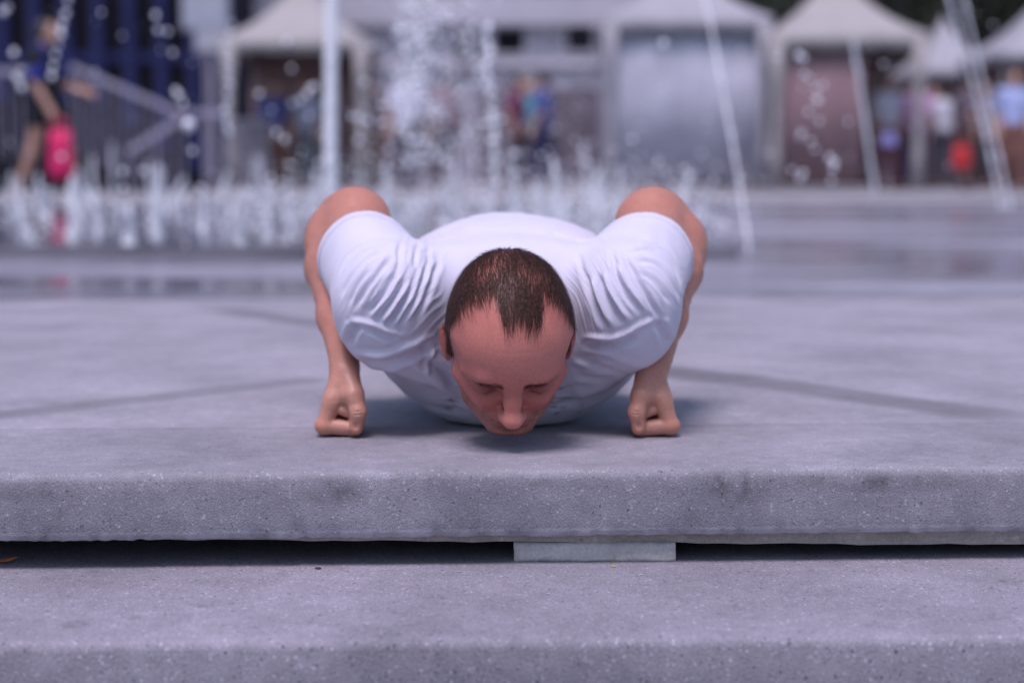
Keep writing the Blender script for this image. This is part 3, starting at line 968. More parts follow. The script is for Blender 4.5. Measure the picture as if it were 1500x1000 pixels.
# the woman by the railing, walking to the right
standing(72, 15.6, R(78), (0.008, 0.008, 0.010), (0.012, 0.012, 0.02), 'dark haired woman in black top with blue sleeves walking with a pink bag', h=1.66, stride=.26, bare=True, group=None, long_hair=True, arm=.05, reach=(1,), z0=-.012, vest=(0.015, 0.025, 0.22))
bag(90, 172, 264, 15.2, 0.23, (0.70, 0.015, 0.13), 'bright pink bag hanging beside the walking woman')
for spec in (
    (598, 24.0, R(160), (0.62, 0.62, 0.74), (0.10, 0.09, 0.12), 'person in white shirt and dark trousers behind the water burst'),
    (655, 25.0, R(200), (0.30, 0.22, 0.26), (0.12, 0.10, 0.12), 'person in mauve grey top behind the water burst'),
    (545, 27.0, R(20), (0.25, 0.20, 0.22), (0.20, 0.13, 0.11), 'person in grey brown clothes beside the open tent'),
    (758, 25.5, R(80), (0.24, 0.05, 0.12), (0.10, 0.07, 0.10), 'person in dark maroon top next to the blue group'),
    (795, 25.0, R(250), (0.08, 0.10, 0.30), (0.04, 0.035, 0.10), 'person in bright blue shirt and navy trousers'),
    (775, 27.0, R(0), (0.10, 0.30, 0.40), (0.09, 0.09, 0.12), 'person in teal top between maroon and blue clothes'),
    (402, 27.2, R(30), (0.10, 0.12, 0.35), (0.28, 0.12, 0.07), 'person in dark blue top and rust trousers at the open tent'),
    (452, 26.9, R(330), (0.36, 0.38, 0.50), (0.12, 0.15, 0.17), 'person in pale blue white shirt at the open tent'),
    (1298, 25.8, R(40), (0.55, 0.54, 0.62), (0.20, 0.07, 0.09), 'person in white top and maroon trousers beside the corner curtain'),
    (1338, 26.5, R(170), (0.52, 0.30, 0.52), (0.06, 0.03, 0.13), 'person in lilac pink top and dark purple trousers'),
    (1380, 27.0, R(210), (0.66, 0.65, 0.72), (0.08, 0.075, 0.10), 'person in loose white shirt and black trousers'),
    (1412, 25.0, R(120), (0.12, 0.09, 0.12), (0.10, 0.06, 0.06), 'person in black clothes with the red bag'),
    (1442, 27.0, R(300), (0.30, 0.25, 0.30), (0.06, 0.05, 0.06), 'person in grey top behind the red bag'),
    (1482, 24.0, R(0), (0.40, 0.46, 0.74), (0.22, 0.10, 0.08), 'person in pale blue shirt and rust trousers by the last tent'),
    (1518, 26.0, R(60), (0.14, 0.12, 0.16), (0.08, 0.06, 0.07), 'person in dark clothes next to the pale blue shirt'),
    (1322, 28.0, R(90), (0.20, 0.16, 0.20), (0.10, 0.08, 0.10), 'person in dark grey clothes behind the lilac top'),
    (1362, 29.0, R(10), (0.45, 0.44, 0.50), (0.14, 0.10, 0.12), 'person in light grey top deep under the tents'),
    (1465, 30.0, R(10), (0.34, 0.30, 0.36), (0.14, 0.06, 0.05), 'person in greyish mauve top deep behind the pale blue shirt'),
):
    u, d, rz, a, b, lab = spec
    standing(u, d, rz, a, b, lab, h=1.58 + .14 * ((u * 7) % 10) / 10, arm=.06 * math.sin(u), stride=.05 + .1 * ((u * 3) % 7) / 7)
bag(1408, 205, 248, 23.6, 0.27, (0.50, 0.02, 0.025), 'bright red bag hanging beside the person in black')
bag(1302, 192, 214, 25.3, 0.24, (0.30, 0.30, 0.66), 'small violet bag beside the corner curtain')
# ================================================================== water of the fountain
def water_material(name, alpha, rough=.22, col=.95):
    m, nt, b = mat_new(name)
    tc = nd(nt, 'ShaderNodeTexCoord')
    n = nd(nt, 'ShaderNodeTexNoise', Scale=40.0, Detail=3.0)
    nt.links.new(tc.outputs['Object'], n.inputs['Vector'])
    r = ramp(nt, n.outputs['Fac'], [(.3, (.80, .82, .90)), (.7, (.95, .95, .98))])
    nt.links.new(r.outputs[0], b.inputs['Base Color'])
    b.inputs['Roughness'].default_value = rough
    b.inputs['IOR'].default_value = 1.33
    b.inputs['Specular IOR Level'].default_value = .8
    b.inputs['Alpha'].default_value = alpha
    return m
M_FOAM = water_material('foaming_water', .62)
M_JET = water_material('white_water_jet', 1.0)
M_DROP = water_material('water_drop', 1.0, .15)
M_FAINT2 = water_material('beaded_water', .70)
M_FAINT = water_material('thin_water', .5)
ICO = {}
for lv in (1, 2):
    bm = bmesh.new(); bmesh.ops.create_icosphere(bm, subdivisions=lv, radius=1.0)
    ICO[lv] = (np.array([v.co[:] for v in bm.verts], np.float32), np.array([[v.index for v in f.verts] for f in bm.faces], np.int32))
    bm.free()
def blobs(P, r, lv=1, stretch=None, jitter=.0):
    """many small drops as one numpy mesh"""
    bv, bf = ICO[lv]
    P = np.asarray(P, np.float32); r = np.asarray(r, np.float32)
    S = np.ones((len(P), 3), np.float32) if stretch is None else np.asarray(stretch, np.float32)
    V = P[:, None, :] + bv[None] * (r[:, None] * S)[:, None, :]
    F = bf[None] + (np.arange(len(P)) * len(bv))[:, None, None]
    return V.reshape(-1, 3), F.reshape(-1, 3)

def jet_mesh(h, w, seed):
    """one lumpy column of rising water that frays towards its top: unit height"""
    r = np.random.default_rng(seed)
    n, seg = 26, 9
    lean = r.normal() * .06
    V = []
    for i in range(n + 1):
        t = i / n
        rad = w * (1.15 - .35 * t + .55 * max(0, .12 - t) / .12) * (1 if t < .86 else math.sqrt(max(0.02, 1 - ((t - .86) / .14) ** 2)))
        cx = lean * t * t * .4 + .25 * w * math.sin(t * 9 + seed); cy = .25 * w * math.cos(t * 8 + seed)
        for k in range(seg):
            a_ = 6.2832 * k / seg
            q_ = rad * (1 + .35 * mnoise.noise(Vector((math.cos(a_) * 1.4 + seed, math.sin(a_) * 1.4, t * 9))))
            V.append((cx + math.cos(a_) * q_, cy + math.sin(a_) * q_, t * h))
    F = []
    for i in range(n):
        for k in range(seg):
            F.append((i * seg + k, i * seg + (k + 1) % seg, (i + 1) * seg + (k + 1) % seg, (i + 1) * seg + k))
    return V, F
JETS = []
for i in range(9):
    V, F = jet_mesh(1.0, .017, 100 + i)
    o = np_mesh('fountain_jet', V, F, M_FOAM)
    JETS.append(o.data)
    bpy.data.objects.remove(o)
r = np.random.default_rng(5)
cnt = 0
JL = 'low white foaming jet in the rows of the floor fountain'
rows = np.linspace(5.2, 12.0, 10)
for yi, y in enumerate(rows):
    d = y - CAM_Y
    xs = np.arange(-0.62 * d * .55 - .4, 1.05 + .04 * yi, .46 + .014 * yi)
    for xi, x in enumerate(xs):
        xx = x + r.normal() * .05 + (.18 if yi % 2 else 0)
        if xx > 1.15 and r.random() < .6: continue
        if xx < -4.2 or xx > 1.45: continue
        u = 750 + xx / d * FPX
        if u < -120: continue
        o = bpy.data.objects.new('fountain_jet', JETS[r.integers(0, 9)])
        COL.objects.link(o)
        hh = (.10 + .38 * r.random() ** 1.5) * (1.0 if u < 950 else .7) * (.85 + .035 * yi)
        o.location = (xx, y + r.normal() * .05, 0.033)
        o.scale = (.8 + .5 * r.random(), .8 + .5 * r.random(), hh)
        o.rotation_euler = (r.normal() * .05, r.normal() * .06, r.random() * 6.28)
        tag(o, JL, 'water jet', 'low jets of the floor fountain')
        cnt += 1
print('low jets', cnt)
# spray between the jets
n = 1700
y = 5.0 + 7.6 * r.random(n); d = y - CAM_Y
x = -.42 * d + (1.1 + .42 * d) * r.random(n)
zz = .035 + np.abs(r.normal(size=n)) * .10 * (.5 + 1.0 * r.random(n))
V, F = blobs(np.stack([x, y, zz], 1), .003 + .010 * r.random(n) ** 2.5, 1)
tag(np_mesh('fountain_spray', V, F, M_DROP), 'fine spray of drops between the low fountain jets', 'spray', kind='stuff')
n = 2000
y = 5.6 + 4.5 * r.random(n)
x = -1.3 + 2.4 * r.random(n) + .12 * r.normal(size=n)
zz = .04 + np.abs(r.normal(size=n)) * .17
V, F = blobs(np.stack([x, y, zz], 1), .003 + .011 * r.random(n) ** 2.2, 1)
tag(np_mesh('fountain_mist', V, F, M_DROP), 'whitish mist of drops rising behind the man', 'mist', kind='stuff')
# film of churned water that the jets fall back into
bm = bmesh.new()
bmesh.ops.create_grid(bm, x_segments=90, y_segments=70, size=1)
for v in bm.verts:
    v.co = Vector((-4.0 + v.co.x * 4.85, 8.75 + v.co.y * 3.75, .037 + .006 * mnoise.noise(Vector((v.co.x * 40, v.co.y * 40, 0)))))
me = bpy.data.meshes.new('fountain_water'); bm.to_mesh(me); bm.free()
me.materials.append(simple_mat('churned_water', (0.12, 0.12, 0.15), 0.10, 0.35, 5.0))
tag(link(bpy.data.objects.new('fountain_water', me)), kind='structure')

def stream(name, pts, d0, d1, w, mat, label, cat='water jet', group=None, lump=.25, seed=0, beads=True):
    """continuous jet along pixel points, distance going from d0 to d1"""
    rr = np.random.default_rng(seed)
    P = []
    n = 60
    pts = np.array(pts, float)
    for i in range(n + 1):
        t = i / n * (len(pts) - 1)
        k = min(int(t), len(pts) - 2); f = t - k
        uv = pts[k] * (1 - f) + pts[k + 1] * f
        P.append(px(uv[0], uv[1], d0 + (d1 - d0) * i / n))
    base = min(P, key=lambda p: p.z)
    o = Vector((base.x, base.y, max(0.0, base.z)))
    rad = [w * .5 * (1 + lump * rr.normal()) for _ in P]
    m = MB().tube([p - o for p in P], [max(w * .2, q_) for q_ in rad], 10)
    if beads:
        for i in range(0, n, 1):
            p = P[i] - o + Vector(rr.normal(size=3)) * w * .35
            bv, bf = ICO[1]
            k = len(m.v); s = w * (.25 + .3 * rr.random())
            m.v += [p + Vector((v * s).tolist()) for v in bv]
            m.f += [[k + int(j) for j in f_] for f_ in bf]
    ob = m.build(name, mat, None, smooth=True)
    ob.location = o
    tag(ob, label, cat, group)
    return ob
stream('water_jet', [(486, -160), (485, 60), (484, 200), (484, 300)], 9.2, 9.2, .070, M_JET, 'tall thick white water jet rising straight up before the open tent', lump=.06, beads=False)
stream('water_jet', [(1015, -60), (1040, 30), (1062, 150), (1082, 260), (1098, 372)], 8.3, 7.4, .013, M_FAINT, 'thin falling water stream in front of the grey-walled tent', group='falling streams', seed=2)
stream('water_jet', [(1250, 60), (1262, 140), (1276, 240), (1282, 285)], 9.5, 9.5, .020, M_FAINT2, 'single pale falling stream at the edge of the maroon wall', group='falling streams', seed=3, lump=.1)
stream('water_jet', [(1372, -60), (1390, 0), (1418, 95), (1444, 200), (1462, 285), (1466, 308)], 8.6, 8.6, .0165, M_FAINT2, 'falling beaded stream nearer the maroon tent, one of the crossing pair', group='falling streams', seed=4, lump=.3)
stream('water_jet', [(1398, -60), (1412, 0), (1434, 95), (1458, 200), (1476, 285), (1480, 308)], 8.9, 8.9, .0165, M_FAINT2, 'falling beaded stream farther from the maroon tent, one of the crossing pair', group='falling streams', seed=5, lump=.3)

_drop = np_mesh('water_drop', ICO[2][0], ICO[2][1], M_DROP)
DROP_ME = _drop.data
bpy.data.objects.remove(_drop)
def drops(spec, d, label, seed=0, r0=.011):
    """separate falling drops; spec is a list of pixels"""
    rr = np.random.default_rng(seed)
    for u, v in spec:
        o = link(bpy.data.objects.new('water_drop', DROP_ME))
        o.location = px(u, v, d + rr.normal() * .25)
        q_ = r0 * (.75 + .5 * rr.random())
        o.scale = (q_, q_, q_ * (1 + .3 * rr.random()))
        tag(o, label, 'water drop', label if len(spec) > 1 else None)
def line_px(a, b, n, jit, seed):
    rr = np.random.default_rng(seed)
    return [(a[0] + (b[0] - a[0]) * i / (n - 1) + rr.normal() * jit, a[1] + (b[1] - a[1]) * i / (n - 1) + rr.normal() * jit) for i in range(n)]
drops(line_px((102, -12), (76, 113), 9, 2, 1) + [(94, 22), (82, 83), (76, 112), (88, 45)], 9.0, 'drop in the string falling in front of the woman\'s face', seed=1, r0=.0135)
drops(line_px((20, 78), (28, 130), 6, 4, 2) + [(22, 80), (27, 118), (5, 18), (12, 12)], 9.0, 'drop falling in front of the dark glass by the level railing', seed=2, r0=.014)
drops(line_px((336, 40), (333, 192), 24, 2, 3), 9.0, 'drop in the dense string along the tent curtain', seed=3, r0=.011)
drops([(228, 23), (232, 45), (253, 78), (262, 140), (268, 152), (258, 135), (282, 222), (211, 250), (90, 230), (45, 282), (180, 252), (246, 47)], 8.5, 'scattered drop before the sloping railing', seed=4, r0=.0125)
drops([(277, 184)], 8.5, 'single large bright drop where the railings meet', seed=5, r0=.024)
drops([(427, 101), (380, 138), (398, 162), (428, 152), (450, 138), (455, 130), (453, 170), (405, 195), (417, 205), (440, 148), (420, 62), (460, 128), (516, 172), (545, 70)], 9.0, 'scattered drop before the brown tent wall', seed=6, r0=.0125)
drops(line_px((715, 40), (726, 262), 34, 3, 7), 9.0, 'drop in the dense column falling beside the water burst', seed=7, r0=.016)
drops([(1170, 82), (1176, 86), (1178, 110), (1186, 115), (1196, 130), (1205, 125), (1198, 148), (1184, 165), (1200, 178), (1174, 196), (1188, 208), (1194, 220), (1215, 232), (1222, 240), (1160, 250), (1176, 255), (1218, 265), (1172, 262), (1196, 146), (1172, 200), (1140, 85), (1220, 248)], 8.6, 'tumbling drop before the dusty maroon wall', seed=8, r0=.0125)
drops([(972, 65)], 8.6, 'single bright drop before the grey tent wall', seed=9, r0=.019)
# the big burst of spray behind the man
n = 640
rr = np.random.default_rng(77)
u = 640 + rr.normal(size=n) * 48; v = 250 - 260 * rr.random(n) ** .9
k = rr.random(n) < .45
u[k] = 605 + rr.normal(size=k.sum()) * 16
P = np.array([px(a, b, 9.6 + rr.normal() * .35) for a, b in zip(u, v)], np.float32)
V, F = blobs(P, .005 + .017 * rr.random(n) ** 2.2, 1)
tag(np_mesh('water_burst', V, F, M_DROP), 'tall ragged burst of water drops behind the man\'s head', 'water burst', kind='stuff')
n = 220
u = 820 + rr.normal(size=n) * 130; v = 60 + 210 * rr.random(n)
u2 = 1500 * rr.random(110); v2 = 250 * rr.random(110)
P = np.array([px(a, b, 8 + 4 * rr.random()) for a, b in zip(np.concatenate([u, u2]), np.concatenate([v, v2]))], np.float32)
V, F = blobs(P, .003 + .008 * rr.random(len(P)) ** 2, 1)
tag(np_mesh('air_spray', V, F, M_DROP), 'fine drops hanging in the air over the fountain', 'spray', kind='stuff')
# ================================================================== the man doing push-ups
PHI = R(34.5)                       # the face looks this far below the horizontal
YAW = R(4.0)
# the trunk is laid out in a study space of the man 1.70 m tall; KB makes him his real size
EYE = np.array([0.0, CAM_Y, CAM_Z], np.float32)
KB, KH = 1.045, 1.06
def grow(p): return (EYE + (np.asarray(p, np.float32) - EYE) * KB).astype(np.float32)
def ungrow(p): return (EYE + (np.asarray(p, np.float32) - EYE) / KB).astype(np.float32)
HC = (EYE + (np.array([-0.004, -0.232, 0.148], np.float32) - EYE) * KH).astype(np.float32)      # head centre: eye level, ear plane
_f = np.array([math.sin(YAW) * math.cos(PHI), -math.cos(YAW) * math.cos(PHI), -math.sin(PHI)])
_r = np.array([math.cos(YAW), math.sin(YAW), 0.0])
_u = np.array([math.sin(YAW) * math.sin(PHI), -math.cos(YAW) * math.sin(PHI), math.cos(PHI)])
HB = np.stack([_r, _f, _u], 1).astype(np.float32)        # world = HC + HB @ (x, f, u)
def to_head(p):
    a = (p - HC) @ HB / KH
    a[:, 0] /= 1.045; a[:, 1] /= 0.955
    a[:, 2] = np.where(a[:, 2] < 0, a[:, 2] / 0.82 + np.minimum(a[:, 2] + 0.040, 0) * 0.50, a[:, 2] / 0.945)
    return a
def from_head(q):
    q = np.array(q, np.float32) * np.array([1.045, 0.955, 0.84], np.float32)
    return HC + KH * (q @ HB.T)

def head_local(q, parts=False):
    a = q.copy(); a[:, 0] = np.abs(a[:, 0])               # symmetric half
    d = s_ell(a, (0, -0.008, 0.036), (0.0735, 0.098, 0.085))
    d = smin(d, s_ell(a, (0, 0.026, 0.036), (0.0640, 0.066, 0.062)), 0.03)      # forehead
    d = smin(d, s_ell(a, (0, 0.020, -0.040), (0.0530, 0.062, 0.068)), 0.03)     # mid face
    d = smin(d, s_ell(a, (0, 0.045, -0.078), (0.034, 0.040, 0.034)), 0.03)      # muzzle
    d = smin(d, s_chain(a, [(0.050, -0.008, -0.058), (0.039, 0.025, -0.088), (0.013, 0.068, -0.108)], [0.014, 0.014, 0.015], 0.01), 0.022)
    d = smin(d, s_ell(a, (0, 0.074, -0.104), (0.020, 0.015, 0.015)), 0.016)     # chin
    d = smin(d, s_cone(a, (0.030, 0.066, -0.032), (0.0515, 0.034, -0.022), 0.016, 0.0135), 0.022)  # cheekbone
    # eye sockets, then brow
    d = smax(d, -s_ell(a, (0.0320, 0.099, -0.005), (0.024, 0.025, 0.0135)), 0.014)
    d = smin(d, s_chain(a, [(0.010, 0.0845, 0.0115), (0.030, 0.0835, 0.0155), (0.052, 0.062, 0.011)], [0.0088, 0.0088, 0.006], 0.01), 0.014)
    # eyeball under the lowered lid, lid margin
    d = smin(d, s_ell(a, (0.0325, 0.0695, -0.005), (0.0150, 0.0140, 0.0128)), 0.004)
    d = smin(d, s_chain(a, [(0.0185, 0.0765, -0.011), (0.0325, 0.0832, -0.0125), (0.047, 0.0735, -0.010)], [0.0018, 0.0022, 0.0018], 0.002), 0.004)
    # nose
    d = smin(d, s_chain(a, [(0, 0.086, 0.010), (0, 0.0985, -0.016), (0, 0.1095, -0.036)], [0.0080, 0.0085, 0.0100], 0.01), 0.014)
    d = smin(d, s_ell(a, (0, 0.1110, -0.0405), (0.0108, 0.0110, 0.0100)), 0.008)
    d = smin(d, s_ell(a, (0.0105, 0.0975, -0.0430), (0.0066, 0.0105, 0.0074)), 0.008)
    d = smax(d, -s_ell(a, (0.0070, 0.1000, -0.0530), (0.0038, 0.0065, 0.0045)), 0.003)
    # lips
    d = smin(d, s_chain(a, [(0, 0.0875, -0.0695), (0.012, 0.0850, -0.0705), (0.024, 0.0745, -0.0745)], [0.0062, 0.0055, 0.0025], 0.004), 0.007)
    d = smin(d, s_chain(a, [(0, 0.0855, -0.0815), (0.012, 0.0825, -0.0805), (0.022, 0.0745, -0.0765)], [0.0068, 0.0060, 0.0025], 0.004), 0.007)
    d = smax(d, -s_chain(a, [(0, 0.0935, -0.0757), (0.013, 0.0895, -0.0752), (0.026, 0.0780, -0.0755)], [0.0016, 0.0014, 0.0010], 0.001), 0.003)
    d = smax(d, -s_ell(a, (0, 0.0905, -0.0935), (0.016, 0.006, 0.0045)), 0.008)   # fold under the lip
    d = smax(d, -s_cone(a, (0, 0.0975, -0.0555), (0, 0.0950, -0.0640), 0.0022, 0.0028), 0.004)  # philtrum
    d = smax(d, -s_chain(a, [(0.019, 0.0905, -0.046), (0.030, 0.0800, -0.066), (0.032, 0.072, -0.082)], [0.0012, 0.0016, 0.0008], 0.002), 0.008)
    # frown lines between the brows
    d = smax(d, -s_cone(a, (0.0065, 0.0955, 0.012), (0.0052, 0.0945, 0.026), 0.0008, 0.0005), 0.004)
    # temple hollow
    d = smax(d, -s_ell(a, (0.088, 0.048, 0.014), (0.018, 0.026, 0.026)), 0.02)
    # ears
    e = a.copy()
    ca, sa = math.cos(R(18)), math.sin(R(18))
    e = e - np.array([0.0745, -0.012, -0.010], np.float32)
    e = np.stack([e[:, 0] - 0.30 * (-e[:, 1]) , e[:, 1] * ca + e[:, 2] * sa * 0.6, -e[:, 1] * sa * 0.6 + e[:, 2] * ca], 1)
    ear = s_ell(e, (0, 0, 0), (0.0060, 0.0165, 0.0270))
    ear = smax(ear, -s_ell(e, (0.0075, 0.003, 0.001), (0.006, 0.0105, 0.0185)), 0.004)
    ear = smin(ear, s_ell(e, (0.003, 0.004, 0.006), (0.0035, 0.006, 0.013)), 0.005)
    d = smin(d, ear, 0.007)
    return d

NECK_A = ungrow(from_head((0, -0.030, -0.040)))
NECK_B = np.array([0.0, -0.005, 0.185], np.float32)
# joints of both arms (world metres); s = -1 is the arm on the picture's left
ARM = {
    -1: dict(sh=(-0.172, -0.120, 0.196), el=(-0.232, 0.128, 0.286), fe=(-0.262, 0.118, 0.268), wr=(-0.232, 0.006, 0.096), hand=(-0.2335, -0.002, 0.0), bul=(-0.262, 0.105, 0.250)),
    1: dict(sh=(0.160, -0.120, 0.196), el=(0.208, 0.128, 0.286), fe=(0.243, 0.118, 0.266), wr=(0.199, 0.006, 0.096), hand=(0.1935, -0.002, 0.0), bul=(0.246, 0.105, 0.248)),
}
def hand_local(q):
    """fist on its knuckles: x towards the other hand, y away from the camera, z up"""
    ys = [-0.0300, -0.0100, 0.0100, 0.0285]
    d = None
    for i, y in enumerate(ys):
        sc = [1.0, 1.04, 0.98, 0.86][i]
        m = s_chain(q, [(0.002, y * 0.55 + 0.004, 0.092), (-0.012, y * 0.9, 0.055), (-0.0235, y, 0.0200)], [0.0130, 0.0128, 0.0122], 0.01)
        d = m if d is None else smin(d, m, 0.0055)
    d = smin(d, s_cone(q, (0.003, 0.002, 0.084), (-0.002, 0.002, 0.050), 0.018, 0.019), 0.02)
    for i, y in enumerate(ys):
        sc = [1.0, 1.05, 0.98, 0.84][i]
        r = [0.0112, 0.0114, 0.0108, 0.0096][i]
        f = s_chain(q, [(-0.0235, y, 0.0165), (0.0195 * sc, y * 0.97, r + 0.0005), (0.0245 * sc, y * 0.95, 0.0330), (0.004, y * 0.93, 0.0400)],
                    [r * 1.10, r, r * 0.92, r * 0.85], 0.003)
        f = smin(f, s_sph(q, (-0.0255, y, 0.0165), r * 1.18), 0.006)
        d = smin(d, f, 0.0022)
    # thumb: ball of the thumb, then two joints lying against the index finger
    t = s_chain(q, [(0.010, -0.014, 0.090), (0.0200, -0.036, 0.062), (0.0265, -0.0445, 0.038), (0.0235, -0.0440, 0.0145)],
                [0.0145, 0.0140, 0.0120, 0.0098], 0.006)
    t = smin(t, s_cone(q, (0.008, -0.010, 0.084), (0.004, -0.026, 0.060), 0.014, 0.014), 0.012)
    d = smin(d, t, 0.0030)
    # thumb nail bed, wrist tendons, creases over the thumb joint
    d = smax(d, -s_ell(q, (0.0235, -0.0560, 0.0185), (0.0062, 0.0040, 0.0075)), 0.0012)
    for zc in (0.036, 0.040):
        d = smax(d, -s_cone(q, (0.018, -0.0575, zc), (0.036, -0.0555, zc + 0.002), 0.0009, 0.0007), 0.0015)
    d = smin(d, s_cone(q, (0.004, -0.012, 0.098), (-0.014, -0.026, 0.045), 0.0105, 0.0105), 0.010)
    return d

def body_sdf(p):
    d = s_group(p, HC - 0.155, HC + 0.155, lambda q: head_local(to_head(q)) * KH)
    p0 = ungrow(p)
    b = s_cone(p0, NECK_A, NECK_B, 0.056, 0.064)
    b = smin(b, s_ell(p0, (0, 0.10, 0.175), (0.165, 0.15, 0.095)), 0.05)
    b = smin(b, s_cone(p0, (-0.13, -0.03, 0.20), (0.13, -0.03, 0.20), 0.050, 0.050), 0.04)
    d = smin(d, b * KB, 0.025)
    for s in (-1, 1):
        A = ARM[s]
        w = ungrow(A['wr']); f = np.array(A['fe'])
        def arm(q, A=A, s=s, w=w, f=f):
            e = s_chain(q, [A['sh'], tuple(np.array(A['sh']) * .45 + np.array(A['el']) * .55), A['el']], [0.050, 0.0500, 0.0460], 0.02)
            e = smin(e, s_sph(q, np.array(A['el']) + [0.004 * s, 0.012, 0.008], 0.036), 0.02)     # point of the elbow
            e = smin(e, s_sph(q, np.array(A['el']) + [-0.012 * s, -0.02, 0.004], 0.046), 0.02)    # triceps
            e = smin(e, s_chain(q, [f, f * .72 + w * .28, f * .35 + w * .65, w], [0.033, 0.0360, 0.0265, 0.0190], 0.02), 0.022)
            e = smin(e, s_ell(q, A['bul'], (0.030, 0.034, 0.042)), 0.02)
            return e
        lo = np.minimum(np.minimum(A['sh'], A['el']), w) - 0.08
        hi = np.maximum(np.maximum(A['sh'], A['el']), w) + 0.08
        a = s_group(p0, lo, hi, arm, 0.04) * KB
        h = np.array(A['hand'], np.float32)
        def hnd(z, h=h, s=s):
            return hand_local((z - h) * np.array([-s, 1, 1], np.float32) / 0.93) * 0.93
        a = smin(a, s_group(p, h + [-.05, -.075, -.01], h + [.05, .06, .12], hnd, 0.025), 0.012)
        d = smin(d, a, 0.03)
    return d

BV, BF, BN = polygonize(body_sdf, (-0.36, -0.26, -0.004), (0.34, 0.40, 0.37), 0.0019)
# small unevenness of flesh: veins and tendons on the forearms, forehead lines
_arm = (BV[:, 2] > 0.05) & (np.abs(BV[:, 0]) > 0.13) & (np.linalg.norm(BV - HC, axis=1) > 0.18)
BV = BV + BN * (_arm * (vnoise(BV * np.array([1, 1, .45], np.float32), 95, 81) * 0.0011 + vnoise(BV, 240, 82) * 0.0003))[:, None]
_q = to_head(BV)
_fh = sstep(0.05, 0.035, np.abs(_q[:, 0])) * (_q[:, 1] > 0.055) * sstep(0.022, 0.03, _q[:, 2]) * sstep(0.075, 0.062, _q[:, 2])
_ln = np.maximum(np.sin((_q[:, 2] + 0.10 * _q[:, 0] ** 2 * 6 + 0.0012 * vnoise(_q, 110, 83)) * 520), 0) ** 3
BV = BV - BN * (_fh * _ln * 0.00035 * (0.6 + 0.4 * vnoise(_q, 60, 84)))[:, None]
_near = np.linalg.norm(BV - HC, axis=1) < 0.17
BV = BV + BN * (_near * vnoise(BV, 130, 85) * 0.00045)[:, None]
BV = BV.astype(np.float32)
BV[:, 2] = np.maximum(BV[:, 2], 0.0006)

# --- skin colour: base tone with redness, lips, stubble, brows, scalp under thin hair
q = to_head(BV)
ax = np.abs(q[:, 0])
skin = np.tile(np.array([0.56, 0.270, 0.215], np.float32), (len(BV), 1))
def blend(w, c, mask=None):
    global skin
    w = np.clip(w, 0, 1)[:, None]
    skin = skin * (1 - w) + np.array(c, np.float32) * w
head_m = (np.linalg.norm(q, axis=1) < 0.16) & (q[:, 2] > -0.14)
hm = head_m.astype(np.float32)
mott = vnoise(BV, 90, 1) * 0.5 + vnoise(BV, 260, 2) * 0.35
blend(0.35 * sstep(-0.2, 1.0, mott), (0.60, 0.245, 0.20))
blend(0.30 * sstep(-0.2, 1.0, -mott), (0.50, 0.27, 0.20))
def g3(c, r): return np.exp(-(((q - np.array(c)) / np.array(r)) ** 2).sum(1)) * hm
def g3s(c, r): 
    a = q.copy(); a[:, 0] = ax
    return np.exp(-(((a - np.array(c)) / np.array(r)) ** 2).sum(1)) * hm
blend(0.75 * hm, (0.57, 0.19, 0.175))                                        # flushed face
blend(0.55 * g3((0, .115, -.04), (.018, .02, .022)), (0.82, 0.36, 0.32))      # nose tip
blend(0.45 * g3s((.035, .07, -.035), (.025, .04, .022)), (0.55, 0.165, 0.15)) # cheeks
blend(0.80 * g3((0, .085, .055), (.065, .045, .035)), (0.82, 0.355, 0.315))        # forehead, its highlight painted into the skin tone
blend(0.90 * g3s((.030, .080, -.004), (.021, .024, .014)), (0.26, 0.085, 0.075)) # lids, with the shade of the sockets painted dark red
ears = hm * sstep(0.0735, 0.077, ax) * sstep(0.006, 0.0, np.abs(q[:, 1] + 0.014) - 0.016) * (q[:, 2] < 0.016)
blend(0.6 * ears, (0.60, 0.20, 0.17))
lip = g3((0, .09, -.0705), (.021, .02, .0065)) + g3((0, .09, -.081), (.019, .02, .007))
blend(1.1 * np.clip(lip, 0, 1) * (q[:, 1] > 0.06), (0.36, 0.10, 0.095))
# stubble on jaw, chin, lip
st = hm * sstep(-0.052, -0.068, q[:, 2] + 0.05 * (ax - 0.03) - 0.25 * np.clip(ax - 0.045, 0, 1)) * sstep(-0.01, 0.02, q[:, 1])
st = st * (1 - np.clip(lip * 1.3, 0, 1))
blend(0.60 * st * (0.75 + 0.35 * vnoise(BV, 700, 5)), (0.16, 0.105, 0.085))
# lash line and mouth line
lash = g3s((.0325, .082, -.0135), (.0125, .012, .0020))
blend(0.8 * lash, (0.05, 0.03, 0.025))
# creases of the fists and elbows stay skin coloured, a bit redder on the knuckles
for s in (-1, 1):
    h = np.array(ARM[s]['hand'], np.float32)
    z = (BV - h) * np.array([-s, 1, 1], np.float32)
    near = ((np.abs(z[:, 0]) < .055) & (np.abs(z[:, 1]) < .08) & (z[:, 2] < .12))
    blend(0.5 * near * sstep(.118, .060, z[:, 2]), (0.66, 0.41, 0.33))
    blend(0.6 * near * np.exp(-((z[:, 0] + .027) / .010) ** 2 - ((z[:, 2] - .018) / .012) ** 2), (0.66, 0.29, 0.21))
    blend(0.4 * near * np.exp(-((z[:, 0] - .024) / .010) ** 2 - ((z[:, 2] - .012) / .012) ** 2), (0.62, 0.28, 0.22))
    e = grow(np.array(ARM[s]['el'], np.float32) + [0, .02, .01])
    blend(0.35 * np.exp(-(((BV - e) / .05) ** 2).sum(1)), (0.52, 0.21, 0.18))

